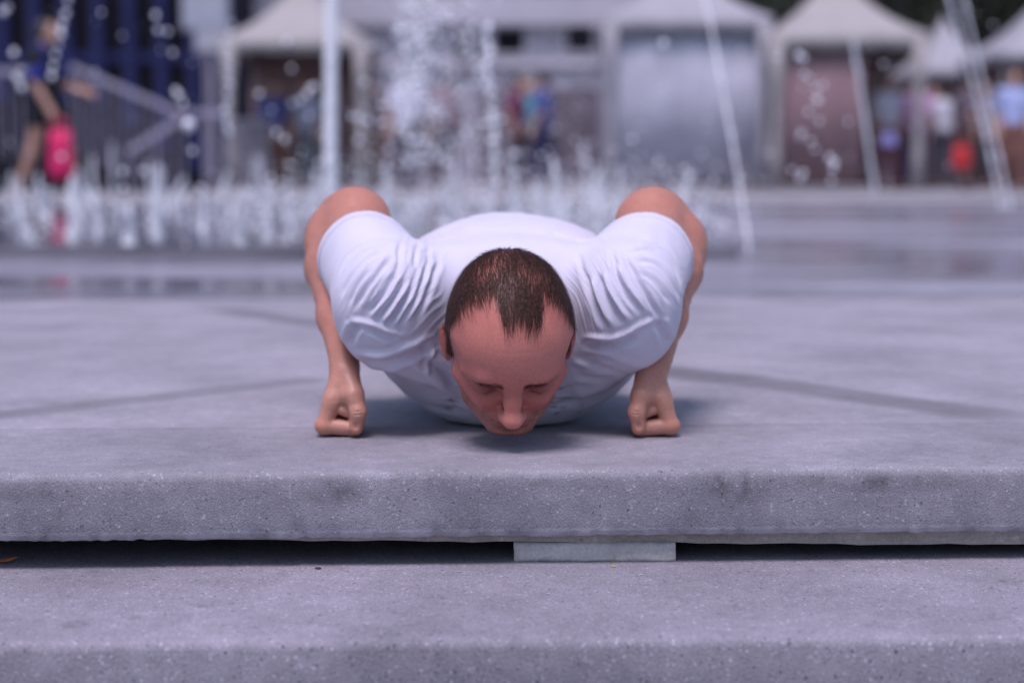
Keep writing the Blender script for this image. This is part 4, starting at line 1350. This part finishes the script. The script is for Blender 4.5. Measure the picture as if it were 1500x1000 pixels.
# --- hair density over the scalp (head space)
def hair_density(q):
    x = np.abs(q[:, 0]); f = q[:, 1]; u = q[:, 2]
    # front hair line height as a function of |x|: forelock in the middle, receding temples
    line_f = 0.0690 - 0.041 * sstep(0.021, 0.028, np.abs(q[:, 0] - 0.008) + 0.004 * vnoise(q, 300, 31)) - 0.010 * sstep(0.04, 0.07, x)
    top = sstep(line_f + 0.007, line_f - 0.012, f + 0.004 * vnoise(q, 420, 33)) * sstep(0.062, 0.075, u + 0.35 * np.clip(0.03 - x, 0, 1))
    side = sstep(0.020, 0.011, f - 0.25 * (u - 0.02)) * sstep(-0.030, -0.012, u + 0.0 * x) * sstep(0.060, 0.068, x)
    side = side * np.where((f > -0.034) & (f < 0.010), sstep(0.004, 0.016, u - 0.25 * np.abs(f + 0.012)), 1.0) + \
        (sstep(-0.022, -0.010, u) * sstep(-0.004, 0.002, f) * sstep(0.030, 0.023, f) * (x > 0.055))
    sideband = sstep(0.035, 0.025, f) * sstep(0.02, 0.04, u) * sstep(0.055, 0.066, x)
    back = sstep(-0.02, -0.05, f) * sstep(-0.055, -0.035, u)
    d = np.maximum(np.maximum(top, side), np.maximum(sideband, back))
    return np.clip(d, 0, 1)
def hair_thin(q):
    """1 = thick, lower where the scalp shows"""
    t = np.ones(len(q), np.float32)
    for (x, f, u, r, k) in ((-0.030, -0.02, 0.118, 0.024, 0.68), (0.030, 0.0, 0.115, 0.020, 0.62), (0.0, 0.035, 0.10, 0.05, 0.05),
                            (-0.05, 0.045, 0.09, 0.020, 0.4), (0.052, 0.045, 0.09, 0.018, 0.4)):
        t *= 1 - k * np.exp(-(((q - np.array([x, f, u])) / r) ** 2).sum(1))
    return t
hd = hair_density(q) * hm * (ears < 0.4)
blend(0.70 * hd * hair_thin(q) , (0.075, 0.040, 0.034))
blend(0.20 * hd * (1 - hair_thin(q)), (0.25, 0.12, 0.10))

def skin_material():
    m, nt, b = mat_new('skin')
    at = nd(nt, 'ShaderNodeAttribute', attribute_name='tone')
    tc = nd(nt, 'ShaderNodeTexCoord')
    n = nd(nt, 'ShaderNodeTexNoise', Scale=320.0, Detail=4.0)
    n2 = nd(nt, 'ShaderNodeTexVoronoi', Scale=900.0)
    for x in (n, n2): nt.links.new(tc.outputs['Object'], x.inputs['Vector'])
    r = ramp(nt, n.outputs['Fac'], [(0.3, (0.86, 0.84, 0.84)), (0.7, (1.0, 1.0, 1.0))])
    nt.links.new(mixc(nt, 1.0, at.outputs['Color'], r.outputs[0], 'MULTIPLY'), b.inputs['Base Color'])
    b.inputs['Roughness'].default_value = 0.42
    b.inputs['Specular IOR Level'].default_value = 0.45
    b.inputs['Subsurface Weight'].default_value = 0.35
    b.inputs['Subsurface Radius'].default_value = (1.0, 0.35, 0.2)
    b.inputs['Subsurface Scale'].default_value = 0.005
    add = nd(nt, 'ShaderNodeMath', operation='ADD')
    nt.links.new(n.outputs['Fac'], add.inputs[0]); nt.links.new(n2.outputs['Distance'], add.inputs[1])
    bp = nd(nt, 'ShaderNodeBump', Strength=0.22, Distance=0.0006)
    nt.links.new(add.outputs[0], bp.inputs['Height'])
    nt.links.new(bp.outputs[0], b.inputs['Normal'])
    return m
skin = np.clip(skin * np.array([0.90, 0.80, 0.74], np.float32), 0, 1)
M_SKIN = skin_material()
man = empty('person', (0, 0, 0), label='man in a white t-shirt at the bottom of a push-up on his fists', cat='person')
np_mesh('body', BV, BF, M_SKIN, man, attrs={'tone': skin})

# --- hair: thousands of short flat strands rooted on the scalp
def strands(roots, normals, dirs, lens, widths, name, mat, parent, lift=0.25, seg=4, curl=0.12, r=rng):
    n = len(roots)
    side = np.cross(dirs, normals); side /= np.linalg.norm(side, axis=1, keepdims=True) + 1e-9
    ph = r.normal(size=n) * curl
    V = np.zeros((n, seg + 1, 2, 3), np.float32)
    pos = roots.copy()
    for k in range(seg + 1):
        t = k / seg
        w = widths * (1 - 0.75 * t)
        V[:, k, 0] = pos - side * w[:, None] / 2
        V[:, k, 1] = pos + side * w[:, None] / 2
        step = dirs + normals * (lift * (1 - 1.3 * t) - lens * (t + 0.5 / seg) * 7.0)[:, None] + side * (ph * (0.4 + t))[:, None]
        step /= np.linalg.norm(step, axis=1, keepdims=True)
        pos = pos + step * (lens / seg)[:, None]
    idx = np.arange(n)[:, None] * (seg + 1) * 2
    F = []
    for k in range(seg):
        a = idx + 2 * k
        F.append(np.concatenate([a, a + 1, a + 3, a + 2], 1))
    return np_mesh(name, V.reshape(-1, 3), np.concatenate(F), mat, parent)

def hair_material(name, col):
    m, nt, b = mat_new(name)
    tc = nd(nt, 'ShaderNodeTexCoord')
    n = nd(nt, 'ShaderNodeTexNoise', Scale=260.0, Detail=3.0)
    nt.links.new(tc.outputs['Object'], n.inputs['Vector'])
    r = ramp(nt, n.outputs['Fac'], [(0.32, [c * 0.40 for c in col]), (0.68, [c * 1.9 for c in col])])
    nt.links.new(r.outputs[0], b.inputs['Base Color'])
    b.inputs['Roughness'].default_value = 0.55
    b.inputs['Specular IOR Level'].default_value = 0.14
    return m
M_HAIR = hair_material('brown_hair', (0.046, 0.022, 0.017))

dens = hair_density(q) * hair_thin(q) * hm * (ears < 0.4)
cand = np.where(dens > 0.03)[0]
wgt = dens[cand] ** 1.3; wgt /= wgt.sum()
NH = 18000
ids_h = rng.choice(cand, NH, p=wgt)
jit = rng.normal(size=(NH, 3)).astype(np.float32) * 0.0012
roots = BV[ids_h] + jit
nrm = BN[ids_h]
roots = roots - nrm * (np.einsum('ij,ij->i', jit, nrm))[:, None]
ql = q[ids_h]
# combed forward on top, down at the sides, down at the back
topw = sstep(0.05, 0.09, ql[:, 2])[:, None]
fl = np.zeros((NH, 3), np.float32)
fwd = np.stack([ql[:, 0] * 2.2, np.ones(NH), np.zeros(NH)], 1)
dwn = np.stack([np.zeros(NH), 0.35 - 0.9 * sstep(0.0, -0.06, ql[:, 1]), -np.ones(NH)], 1)
fl = fwd * topw + dwn * (1 - topw)
fl += rng.normal(size=(NH, 3)) * 0.07
fl += np.stack([vnoise(ql, 120, 11), vnoise(ql, 120, 12), vnoise(ql, 120, 13)], 1) * 0.14
fw = fl @ HB.T
fw = fw - nrm * (np.einsum('ij,ij->i', fw, nrm))[:, None]
fw /= np.linalg.norm(fw, axis=1, keepdims=True) + 1e-9
fore = np.exp(-((ql[:, 0] - 0.006) / 0.026) ** 2) * sstep(0.035, 0.07, ql[:, 1])
ln = 0.014 + 0.030 * topw[:, 0] * rng.random(NH) ** 0.8 * (1 - 0.4 * fore)
ln *= 0.5 + 0.7 * rng.random(NH)
# strands gather into small locks
ncl = 700
lead = rng.choice(NH, ncl, replace=False)
near_c = np.zeros(NH, int)
for ch in np.array_split(np.arange(NH), 12):
    near_c[ch] = ((roots[ch][:, None, :] - roots[lead][None]) ** 2).sum(2).argmin(1)
tip = roots[lead] + fw[lead] * 0.026 + nrm[lead] * 0.0015
tow = tip[near_c] - roots
tow = tow - nrm * (np.einsum('ij,ij->i', tow, nrm))[:, None]
tow /= np.linalg.norm(tow, axis=1, keepdims=True) + 1e-9
mixw = (0.32 * rng.random(NH) * topw[:, 0])[:, None]
fw = fw * (1 - mixw) + tow * mixw
fw /= np.linalg.norm(fw, axis=1, keepdims=True) + 1e-9
strands(roots, nrm, fw.astype(np.float32), ln.astype(np.float32), (0.00042 + 0.0003 * rng.random(NH)).astype(np.float32), 'hair', M_HAIR, man, lift=0.17, seg=6)
# eyebrows, one each
a_q = q.copy(); a_q[:, 0] = ax
for s in (-1, 1):
    c = [(0.012, 0.0085), (0.030, 0.0120), (0.050, 0.0075)]
    yb = np.interp(ax, [a for a, _ in c], [b for _, b in c])
    th = np.interp(ax, [0.010, 0.02, 0.035, 0.046], [0.0034, 0.0042, 0.0032, 0.0010])
    m = head_m & (q[:, 0] * s > 0.011) & (ax < 0.046) & (np.abs(q[:, 2] - yb) < th * 1.3) & (q[:, 1] > 0.04)
    w = m * np.exp(-((q[:, 2] - yb) / th) ** 2) * sstep(0.047, 0.030, ax)
    n_b = 210
    ib = rng.choice(len(w), n_b, p=w / w.sum())
    d0 = np.tile(np.array([s * 1.0, 0.1, 0.18]), (n_b, 1)) + rng.normal(size=(n_b, 3)) * 0.25
    d0[:, 2] += np.where(ax[ib] < 0.02, 0.7, 0.0)
    dw = d0 @ HB.T
    dw -= BN[ib] * np.einsum('ij,ij->i', dw, BN[ib])[:, None]
    dw /= np.linalg.norm(dw, axis=1, keepdims=True)
    strands(BV[ib] + rng.normal(size=(n_b, 3)).astype(np.float32) * 0.0006, BN[ib], dw.astype(np.float32),
            (0.004 + 0.004 * rng.random(n_b)).astype(np.float32), np.full(n_b, 0.00045, np.float32), 'eyebrow', M_HAIR, man, lift=0.3, seg=2)

# ------------------------------------------------------------------ t-shirt
def hem_plane(s):
    A = ARM[s]
    a, b = np.array(A['sh'], np.float32), np.array(A['el'], np.float32)
    ax_ = (b - a) / np.linalg.norm(b - a)
    c = a + (b - a) * 0.56
    return c, ax_
HEM = {s: hem_plane(s) for s in (-1, 1)}
def shirt_torso(p):
    d = s_ell(p, (-0.004, 0.110, 0.160), (0.205, 0.225, 0.132))
    d = smin(d, s_ell(p, (-0.003, 0.004, 0.121), (0.178, 0.125, 0.106)), 0.05)
    d = smin(d, s_ell(p, (0.000, 0.015, 0.080), (0.105, 0.095, 0.074)), 0.04)
    d = smin(d, s_cone(p, (-0.14, -0.055, 0.200), (0.14, -0.055, 0.200), 0.058, 0.058), 0.05)
    d = smin(d, s_ell(p, (-0.003, 0.20, 0.222), (0.140, 0.20, 0.076)), 0.03)
    d = smin(d, s_ell(p, (0, 0.46, 0.175), (0.160, 0.28, 0.095)), 0.05)
    d = smin(d, s_ell(p, (0, 0.66, 0.160), (0.150, 0.17, 0.085)), 0.05)
    return d
def shirt_sleeve(p, s):
    A = ARM[s]
    a, b = np.array(A['sh'], np.float32), np.array(A['el'], np.float32)
    def slv(z):
        e = s_cone(z, a + np.array([-0.010 * s, 0, 0], np.float32), a + (b - a) * 0.75, 0.066, 0.0585)
        e = smin(e, s_sph(z, a + np.array([-0.014 * s, 0.0, -0.002], np.float32), 0.068), 0.03)
        e = smin(e, s_cone(z, a + np.array([-0.016 * s, 0.02, -0.018], np.float32), a + (b - a) * 0.5 + np.array([-0.004 * s, 0, -0.012], np.float32), 0.060, 0.055), 0.03)
        # slack cloth hanging below the arm into the armpit
        e = smin(e, s_cone(z, a + np.array([-0.01 * s, 0.0, -0.045], np.float32), a + np.array([-0.055 * s, 0.03, -0.070], np.float32), 0.045, 0.05), 0.04)
        return e
    return s_group(p, np.minimum(a, b) - 0.14, np.maximum(a, b) + 0.12, slv, 0.05)
def shirt_outer(p):
    d = shirt_torso(p)
    for s in (-1, 1):
        d = smin(d, shirt_sleeve(p, s), 0.035)
    return d
COLLAR_C = np.array([0.0, -0.085, 0.196], np.float32)
COLLAR_N = np.array([0.0, -0.86, 0.30], np.float32); COLLAR_N /= np.linalg.norm(COLLAR_N)
def shirt_cut(p, closing=False):
    """positive where cloth is cut away; closing: True where the cut runs along the torso and stays cloth"""
    c = np.full(len(p), -1.0, np.float32)
    cl = np.zeros(len(p), bool)
    tor = shirt_torso(p)
    for s in (-1, 1):
        hc, ha = HEM[s]
        w = (p - hc)
        t = w @ ha
        rad = np.sqrt(np.maximum((w * w).sum(1) - t * t, 0))
        tt = np.minimum(t, 0.12 - rad)
        e = np.minimum(tt, tor)
        cl |= (e > c) & (tor < tt) & (tt > 0)
        c = np.maximum(c, e)
    c = np.maximum(c, p[:, 1] - 0.70)
    nk = s_cone(p, NECK_A, NECK_B, 0.070, 0.072)
    c = np.maximum(c, -nk)
    return (c, cl) if closing else c
def shirt_sdf(p):
    return np.maximum(shirt_outer(p), shirt_cut(p))
SV, SF, SN = polygonize(shirt_sdf, (-0.30, -0.25, -0.01), (0.30, 0.74, 0.34), 0.0020)
# open the sleeves, the neck and the waist
_c, _cl = shirt_cut(SV, True)
cutv = (_c > shirt_outer(SV) + 0.0004) & ~_cl
keepf = ~(cutv[SF].sum(1) >= 3)
SV, SF, SN = compact(SV, SF, keepf, SN)

# creases: polylines in the shirt's front view (x, z), valley depth and half width in metres
def fr(pts, ox, oy, sc, d=2.30):
    o = []
    for a, b in pts:
        w = px(ox + a / sc, oy + b / sc, d)
        o.append((w.x, w.z))
    return o
L = lambda *p: fr(p, 430, 250, 4.0)
Rr = lambda *p: fr(p, 820, 250, 4.0)
Pp = lambda *p: fr(p, 0, 0, 1.0)
CREASES = [
    (L((615, 470), (500, 620), (385, 800)), -5.5, 5.5), (L((640, 560), (560, 690), (440, 830)), -6.5, 5.5),
    (L((700, 590), (600, 730), (500, 860)), -6.5, 5.5), (L((750, 590), (665, 760), (560, 890)), -6.0, 5.5),
    (L((800, 510), (745, 700), (640, 890)), -5.5, 5.0), (L((860, 480), (810, 680), (720, 890)), -4.5, 5.5),
    (L((575, 560), (480, 690), (400, 800)), 3.0, 4.5), (L((660, 600), (590, 710), (480, 850)), 3.5, 4.5),
    (L((720, 610), (640, 750), (540, 880)), 3.5, 4.5), (L((775, 560), (710, 740), (610, 890)), 3.0, 4.5),
    (L((730, 420), (722, 560)), -2.8, 4.5), (L((790, 420), (800, 560)), -2.5, 4.5), (L((630, 380), (640, 500), (620, 600)), -3.5, 4.5),
    (L((600, 385), (450, 395), (300, 490), (235, 640)), -2.6, 3.0), (L((590, 405), (430, 440), (330, 520), (280, 620)), -3.6, 4.0),
    (L((560, 450), (430, 520), (340, 640), (300, 730)), -3.8, 4.5), (L((500, 540), (410, 650), (350, 770)), -3.5, 5.0),
    (L((400, 860), (370, 930), (350, 1010)), -7.0, 8.0), (L((460, 880), (560, 930), (640, 950)), -4.0, 7.0),
    (L((340, 850), (450, 860), (600, 910), (700, 940)), 3.5, 6.0),
    (Pp((518, 512), (560, 512), (600, 498), (642, 480)), 5.0, 6.0), (Pp((526, 528), (575, 525), (620, 507), (650, 492)), -9.0, 7.5),
    (Pp((640, 490), (632, 520), (625, 545)), 4.0, 6.0), (Pp((545, 535), (600, 562), (660, 578)), -6.5, 10.0), (Pp((600, 525), (640, 552), (675, 590)), 6.0, 9.0), (Pp((560, 555), (610, 585), (660, 600)), 5.0, 8.0), (Pp((620, 515), (650, 540), (668, 565)), -5.0, 7.0), (Pp((575, 575), (620, 598), (665, 612)), -4.5, 6.0),
    (Rr((280, 420), (310, 560), (370, 700), (450, 810)), -5.0, 5.5), (Rr((345, 450), (420, 590), (500, 740), (560, 850)), -6.0, 5.0),
    (Rr((200, 560), (260, 720), (340, 870)), -6.0, 6.0), (Rr((130, 580), (180, 760), (260, 910)), -5.0, 6.0), (Rr((100, 470), (150, 640)), -3.0, 5.0),
    (Rr((240, 560), (300, 720), (390, 860)), 4.0, 5.0), (Rr((320, 520), (400, 680), (480, 820)), 4.0, 5.0), (Rr((165, 600), (220, 760), (300, 900)), 3.5, 5.0),
    (Rr((330, 420), (500, 395), (640, 460), (725, 610)), -2.6, 3.0), (Rr((370, 470), (520, 450), (640, 540), (700, 680)), -3.6, 4.0),
    (Rr((410, 510), (540, 530), (640, 640), (690, 760)), -3.8, 4.5), (Rr((440, 560), (540, 640), (620, 760)), -3.5, 5.0),
    (Rr((540, 840), (580, 920), (620, 1010)), -7.0, 8.0), (Rr((100, 960), (300, 940), (450, 870), (540, 835)), 4.5, 6.0),
    (Rr((110, 1000), (300, 985), (440, 930)), -9.0, 8.0), (Pp((850, 500), (890, 512), (930, 530), (960, 520)), 4.0, 7.0),
    (Pp((850, 520), (890, 535), (935, 552)), -4.5, 8.0), (Pp((835, 580), (880, 570), (935, 545)), 6.0, 9.0), (Pp((830, 600), (880, 588), (925, 568)), -6.0, 9.0), (Pp((838, 545), (870, 552), (905, 545)), -4.0, 7.0), (Pp((835, 525), (865, 530), (900, 520)), 3.5, 7.0),
    (Pp((600, 585), (650, 600), (690, 612)), -3.0, 7.0), (Pp((800, 600), (830, 596), (870, 585)), -3.0, 7.0),
    (Pp((590, 355), (640, 340), (690, 348)), -2.5, 6.0), (Pp((800, 348), (850, 345), (890, 358)), -2.5, 6.0),
]
def crease_field(X, Z):
    D = np.zeros(len(X), np.float32)
    for pts, amp, wid in CREASES:
        # smooth the polyline
        P = np.array(pts)
        t = np.linspace(0, len(P) - 1, 25)
        i0 = np.clip(t.astype(int), 0, len(P) - 2); fr_ = t - i0
        m = np.gradient(P, axis=0)
        h00 = 2 * fr_**3 - 3 * fr_**2 + 1; h10 = fr_**3 - 2 * fr_**2 + fr_
        h01 = -2 * fr_**3 + 3 * fr_**2; h11 = fr_**3 - fr_**2
        C = h00[:, None] * P[i0] + h10[:, None] * m[i0] + h01[:, None] * P[i0 + 1] + h11[:, None] * m[i0 + 1]
        lo, hi = C.min(0) - 0.03, C.max(0) + 0.03
        k = np.where((X > lo[0]) & (X < hi[0]) & (Z > lo[1]) & (Z < hi[1]))[0]
        if not len(k): continue
        dm = np.full(len(k), 9.0, np.float32); tm = np.zeros(len(k), np.float32)
        for j in range(len(C) - 1):
            a, b = C[j], C[j + 1]
            ba = b - a
            tt = np.clip(((X[k] - a[0]) * ba[0] + (Z[k] - a[1]) * ba[1]) / (ba @ ba + 1e-12), 0, 1)
            dd = np.hypot(X[k] - a[0] - tt * ba[0], Z[k] - a[1] - tt * ba[1])
            b_ = dd < dm
            dm[b_] = dd[b_]; tm[b_] = (j + tt[b_]) / (len(C) - 1)
        w = wid * 0.00066
        fade = sstep(0, 0.22, tm) * sstep(1.0, 0.75, tm)
        prof = np.exp(-(dm / w) ** 2) - 0.35 * np.exp(-((dm - 1.9 * w) / (0.9 * w)) ** 2)
        D[k] += amp * 0.001 * fade * prof
    return D
front = sstep(0.45, -0.05, SN[:, 1]) * sstep(0.14, 0.06, SV[:, 1])
wob = np.stack([vnoise(SV, 60, 21), vnoise(SV, 60, 22)], 1) * 0.0018
disp = crease_field(SV[:, 0] + wob[:, 0], SV[:, 2] + wob[:, 1]) * front * (0.68 + 0.38 * vnoise(SV, 24, 91))
# many fine drag lines that follow the pull of the cloth towards each armpit
for s, ang in ((-1, R(54)), (1, R(-58))):
    X_ = SV[:, 0] - s * 0.13; Z_ = SV[:, 2] - 0.20
    warp = vnoise(SV, 26, 60 + s) * 0.010 + vnoise(SV, 70, 64 + s) * 0.0035
    ac = X_ * math.cos(ang - R(90)) + Z_ * math.sin(ang - R(90)) + warp + s * 0.6 * X_ * X_ * 3
    al = X_ * math.cos(ang) + Z_ * math.sin(ang)
    rid = 1 - 2 * np.abs(np.sin(ac * 340)) ** 0.8
    rid2 = 1 - 2 * np.abs(np.sin(ac * 560 + 2 * vnoise(SV, 40, 68))) ** 0.8
    msk = np.exp(-(X_ / 0.075) ** 2) * np.exp(-((Z_ + 0.00) / 0.055) ** 2) * front * (SV[:, 0] * s > 0.045)
    gate = sstep(-0.5, 0.6, vnoise(SV * np.array([1, 0.5, 1], np.float32), 45, 70 + s))
    disp += (rid * (0.0010 if s < 0 else 0.0006) + rid2 * (0.0005 if s < 0 else 0.0008)) * msk * gate
# soft broad undulation and fine drag lines of jersey cloth
disp += vnoise(SV * np.array([1.0, 0.5, 1.0], np.float32), 38, 23) * 0.0016
disp += vnoise(SV * np.array([1.5, 0.6, 0.8], np.float32), 95, 24) * 0.0006
# back: long creases across the lower back
disp += np.sin(SV[:, 1] * 55 + 4 * vnoise(SV, 12, 25)) * 0.0016 * sstep(0.25, 0.4, SV[:, 1])
# stitched hems: a slightly thicker band along each cut edge
for s in (-1, 1):
    hc, ha = HEM[s]
    w = SV - hc
    t = w @ ha
    near = (np.linalg.norm(w, axis=1) < 0.13)
    disp += near * 0.0022 * sstep(-0.0175, -0.0155, t) * sstep(0.0, -0.002, t)
    disp -= near * 0.0014 * np.exp(-((t + 0.0185) / 0.0016) ** 2)
SV = SV + SN * disp[:, None]
SV = grow(SV)
SV[:, 2] = np.maximum(SV[:, 2], 0.004)

def cloth_material(name, col, print_marks=False):
    m, nt, b = mat_new(name)
    tc = nd(nt, 'ShaderNodeTexCoord')
    n = nd(nt, 'ShaderNodeTexNoise', Scale=14.0, Detail=4.0)
    wv = nd(nt, 'ShaderNodeTexNoise', Scale=900.0, Detail=2.0)
    for x in (n, wv): nt.links.new(tc.outputs['Object'], x.inputs['Vector'])
    r = ramp(nt, n.outputs['Fac'], [(0.3, [c * 0.93 for c in col]), (0.7, col)])
    base = r.outputs[0]
    if print_marks:
        mp = nd(nt, 'ShaderNodeMapping')
        mp.inputs['Scale'].default_value = (34, 34, 110)
        nt.links.new(tc.outputs['Object'], mp.inputs['Vector'])
        n3 = nd(nt, 'ShaderNodeTexNoise', Scale=1.0, Detail=3.0, Roughness=0.55)
        nt.links.new(mp.outputs[0], n3.inputs['Vector'])
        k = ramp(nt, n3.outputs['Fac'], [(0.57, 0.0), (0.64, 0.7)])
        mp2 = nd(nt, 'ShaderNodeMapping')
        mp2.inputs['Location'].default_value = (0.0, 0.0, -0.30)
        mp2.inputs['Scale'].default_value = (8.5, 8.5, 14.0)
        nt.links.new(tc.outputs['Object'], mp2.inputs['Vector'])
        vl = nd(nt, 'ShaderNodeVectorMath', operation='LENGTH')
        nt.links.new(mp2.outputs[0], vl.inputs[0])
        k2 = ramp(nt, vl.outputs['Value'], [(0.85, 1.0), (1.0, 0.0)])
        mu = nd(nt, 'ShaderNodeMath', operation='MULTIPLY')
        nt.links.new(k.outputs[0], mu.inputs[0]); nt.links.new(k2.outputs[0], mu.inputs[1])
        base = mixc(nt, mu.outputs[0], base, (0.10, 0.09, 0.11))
    nt.links.new(base, b.inputs['Base Color'])
    b.inputs['Roughness'].default_value = 0.85
    b.inputs['Specular IOR Level'].default_value = 0.15
    b.inputs['Sheen Weight'].default_value = 0.15
    bp = nd(nt, 'ShaderNodeBump', Strength=0.12, Distance=0.0008)
    nt.links.new(wv.outputs['Fac'], bp.inputs['Height'])
    nt.links.new(bp.outputs[0], b.inputs['Normal'])
    return m
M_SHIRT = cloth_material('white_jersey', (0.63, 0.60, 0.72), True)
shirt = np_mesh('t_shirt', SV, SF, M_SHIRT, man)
so = shirt.modifiers.new('thickness', 'SOLIDIFY')
so.thickness = 0.0022; so.offset = -1.0
# ribbed collar band round the neck
mb = MB()
nb_ax = (NECK_B - NECK_A) / np.linalg.norm(NECK_B - NECK_A)
e1 = np.cross(nb_ax, [1, 0, 0]); e1 /= np.linalg.norm(e1); e2 = np.cross(nb_ax, e1)
cc = NECK_A + (NECK_B - NECK_A) * 0.52
ring = []
for k in range(73):
    w = 2 * math.pi * k / 72
    dirn = math.cos(w) * e1 + math.sin(w) * e2
    # walk along the neck until the shirt surface is met
    best, bt = None, 9
    for t in np.linspace(-0.08, 0.10, 91):
        pnt = (cc + nb_ax * t + dirn * 0.0715).astype(np.float32)
        dv = abs(float(shirt_outer(pnt[None])[0]))
        if dv < bt: bt, best = dv, pnt
    ring.append(Vector(best))
sm = [(ring[i - 2] + ring[i - 1] * 2 + ring[i] * 3 + ring[(i + 1) % 72] * 2 + ring[(i + 2) % 72]) / 9 for i in range(72)]
sm.append(sm[0])
mb.tube([Vector(grow(p).tolist()) for p in sm], 0.0078, 10)
mb.build('collar', M_SHIRT, shirt, smooth=True)

# ------------------------------------------------------------------ trousers and shoes
def leg_pts(s):
    return [(0.072 * s, 0.86, 0.155), (0.085 * s, 1.26, 0.125), (0.100 * s, 1.64, 0.105)]
def trouser_sdf(p):
    d = s_ell(p, (0, 0.90, 0.155), (0.135, 0.17, 0.080))
    for s in (-1, 1):
        d = smin(d, s_ell(p, (0.062 * s, 0.94, 0.165), (0.075, 0.12, 0.075)), 0.03)
        d = smin(d, s_chain(p, leg_pts(s), [0.080, 0.066, 0.060], 0.05), 0.03)
    d = d + 0.0035 * vnoise(p * np.array([1, .6, 1], np.float32), 42, 95) + 0.002 * np.maximum(np.sin(p[:, 1] * 70 + 5 * vnoise(p, 16, 96)), 0) * sstep(0.05, 0.0, np.abs(p[:, 1] - 1.26) - 0.05)
    return np.maximum(d, p[:, 1] - 1.61)
V, F, N = polygonize(trouser_sdf, (-0.26, 0.70, 0.0), (0.26, 1.66, 0.36), 0.007)
M_TROUSER = cloth_material('dark_cotton', (0.045, 0.047, 0.060))
np_mesh('trousers', V, F, M_TROUSER, man)
M_SHOE = simple_mat('grey_shoe', (0.10, 0.10, 0.11), 0.6)
M_SOLE = simple_mat('pale_rubber', (0.55, 0.55, 0.55), 0.7)
for s in (-1, 1):
    def shoe_sdf(p, s=s):
        x = 0.100 * s
        d = s_chain(p, [(x, 1.64, 0.110), (x, 1.715, 0.115), (x, 1.74, 0.045)], [0.040, 0.042, 0.042], 0.03)
        d = smin(d, s_ell(p, (x, 1.715, 0.038), (0.046, 0.052, 0.034)), 0.03)
        return d
    V, F, N = polygonize(shoe_sdf, (0.1 * s - 0.09, 1.56, -0.01), (0.1 * s + 0.09, 1.82, 0.18), 0.005)
    sh = np_mesh('shoe', V, F, M_SHOE, man)
    def sole_sdf(p, s=s):
        d = shoe_sdf(p) - 0.004
        return np.maximum(d, -(p[:, 1] - 1.752))
    V, F, N = polygonize(sole_sdf, (0.1 * s - 0.09, 1.70, -0.01), (0.1 * s + 0.09, 1.84, 0.19), 0.005)
    np_mesh('sole', V, F, M_SOLE, sh)
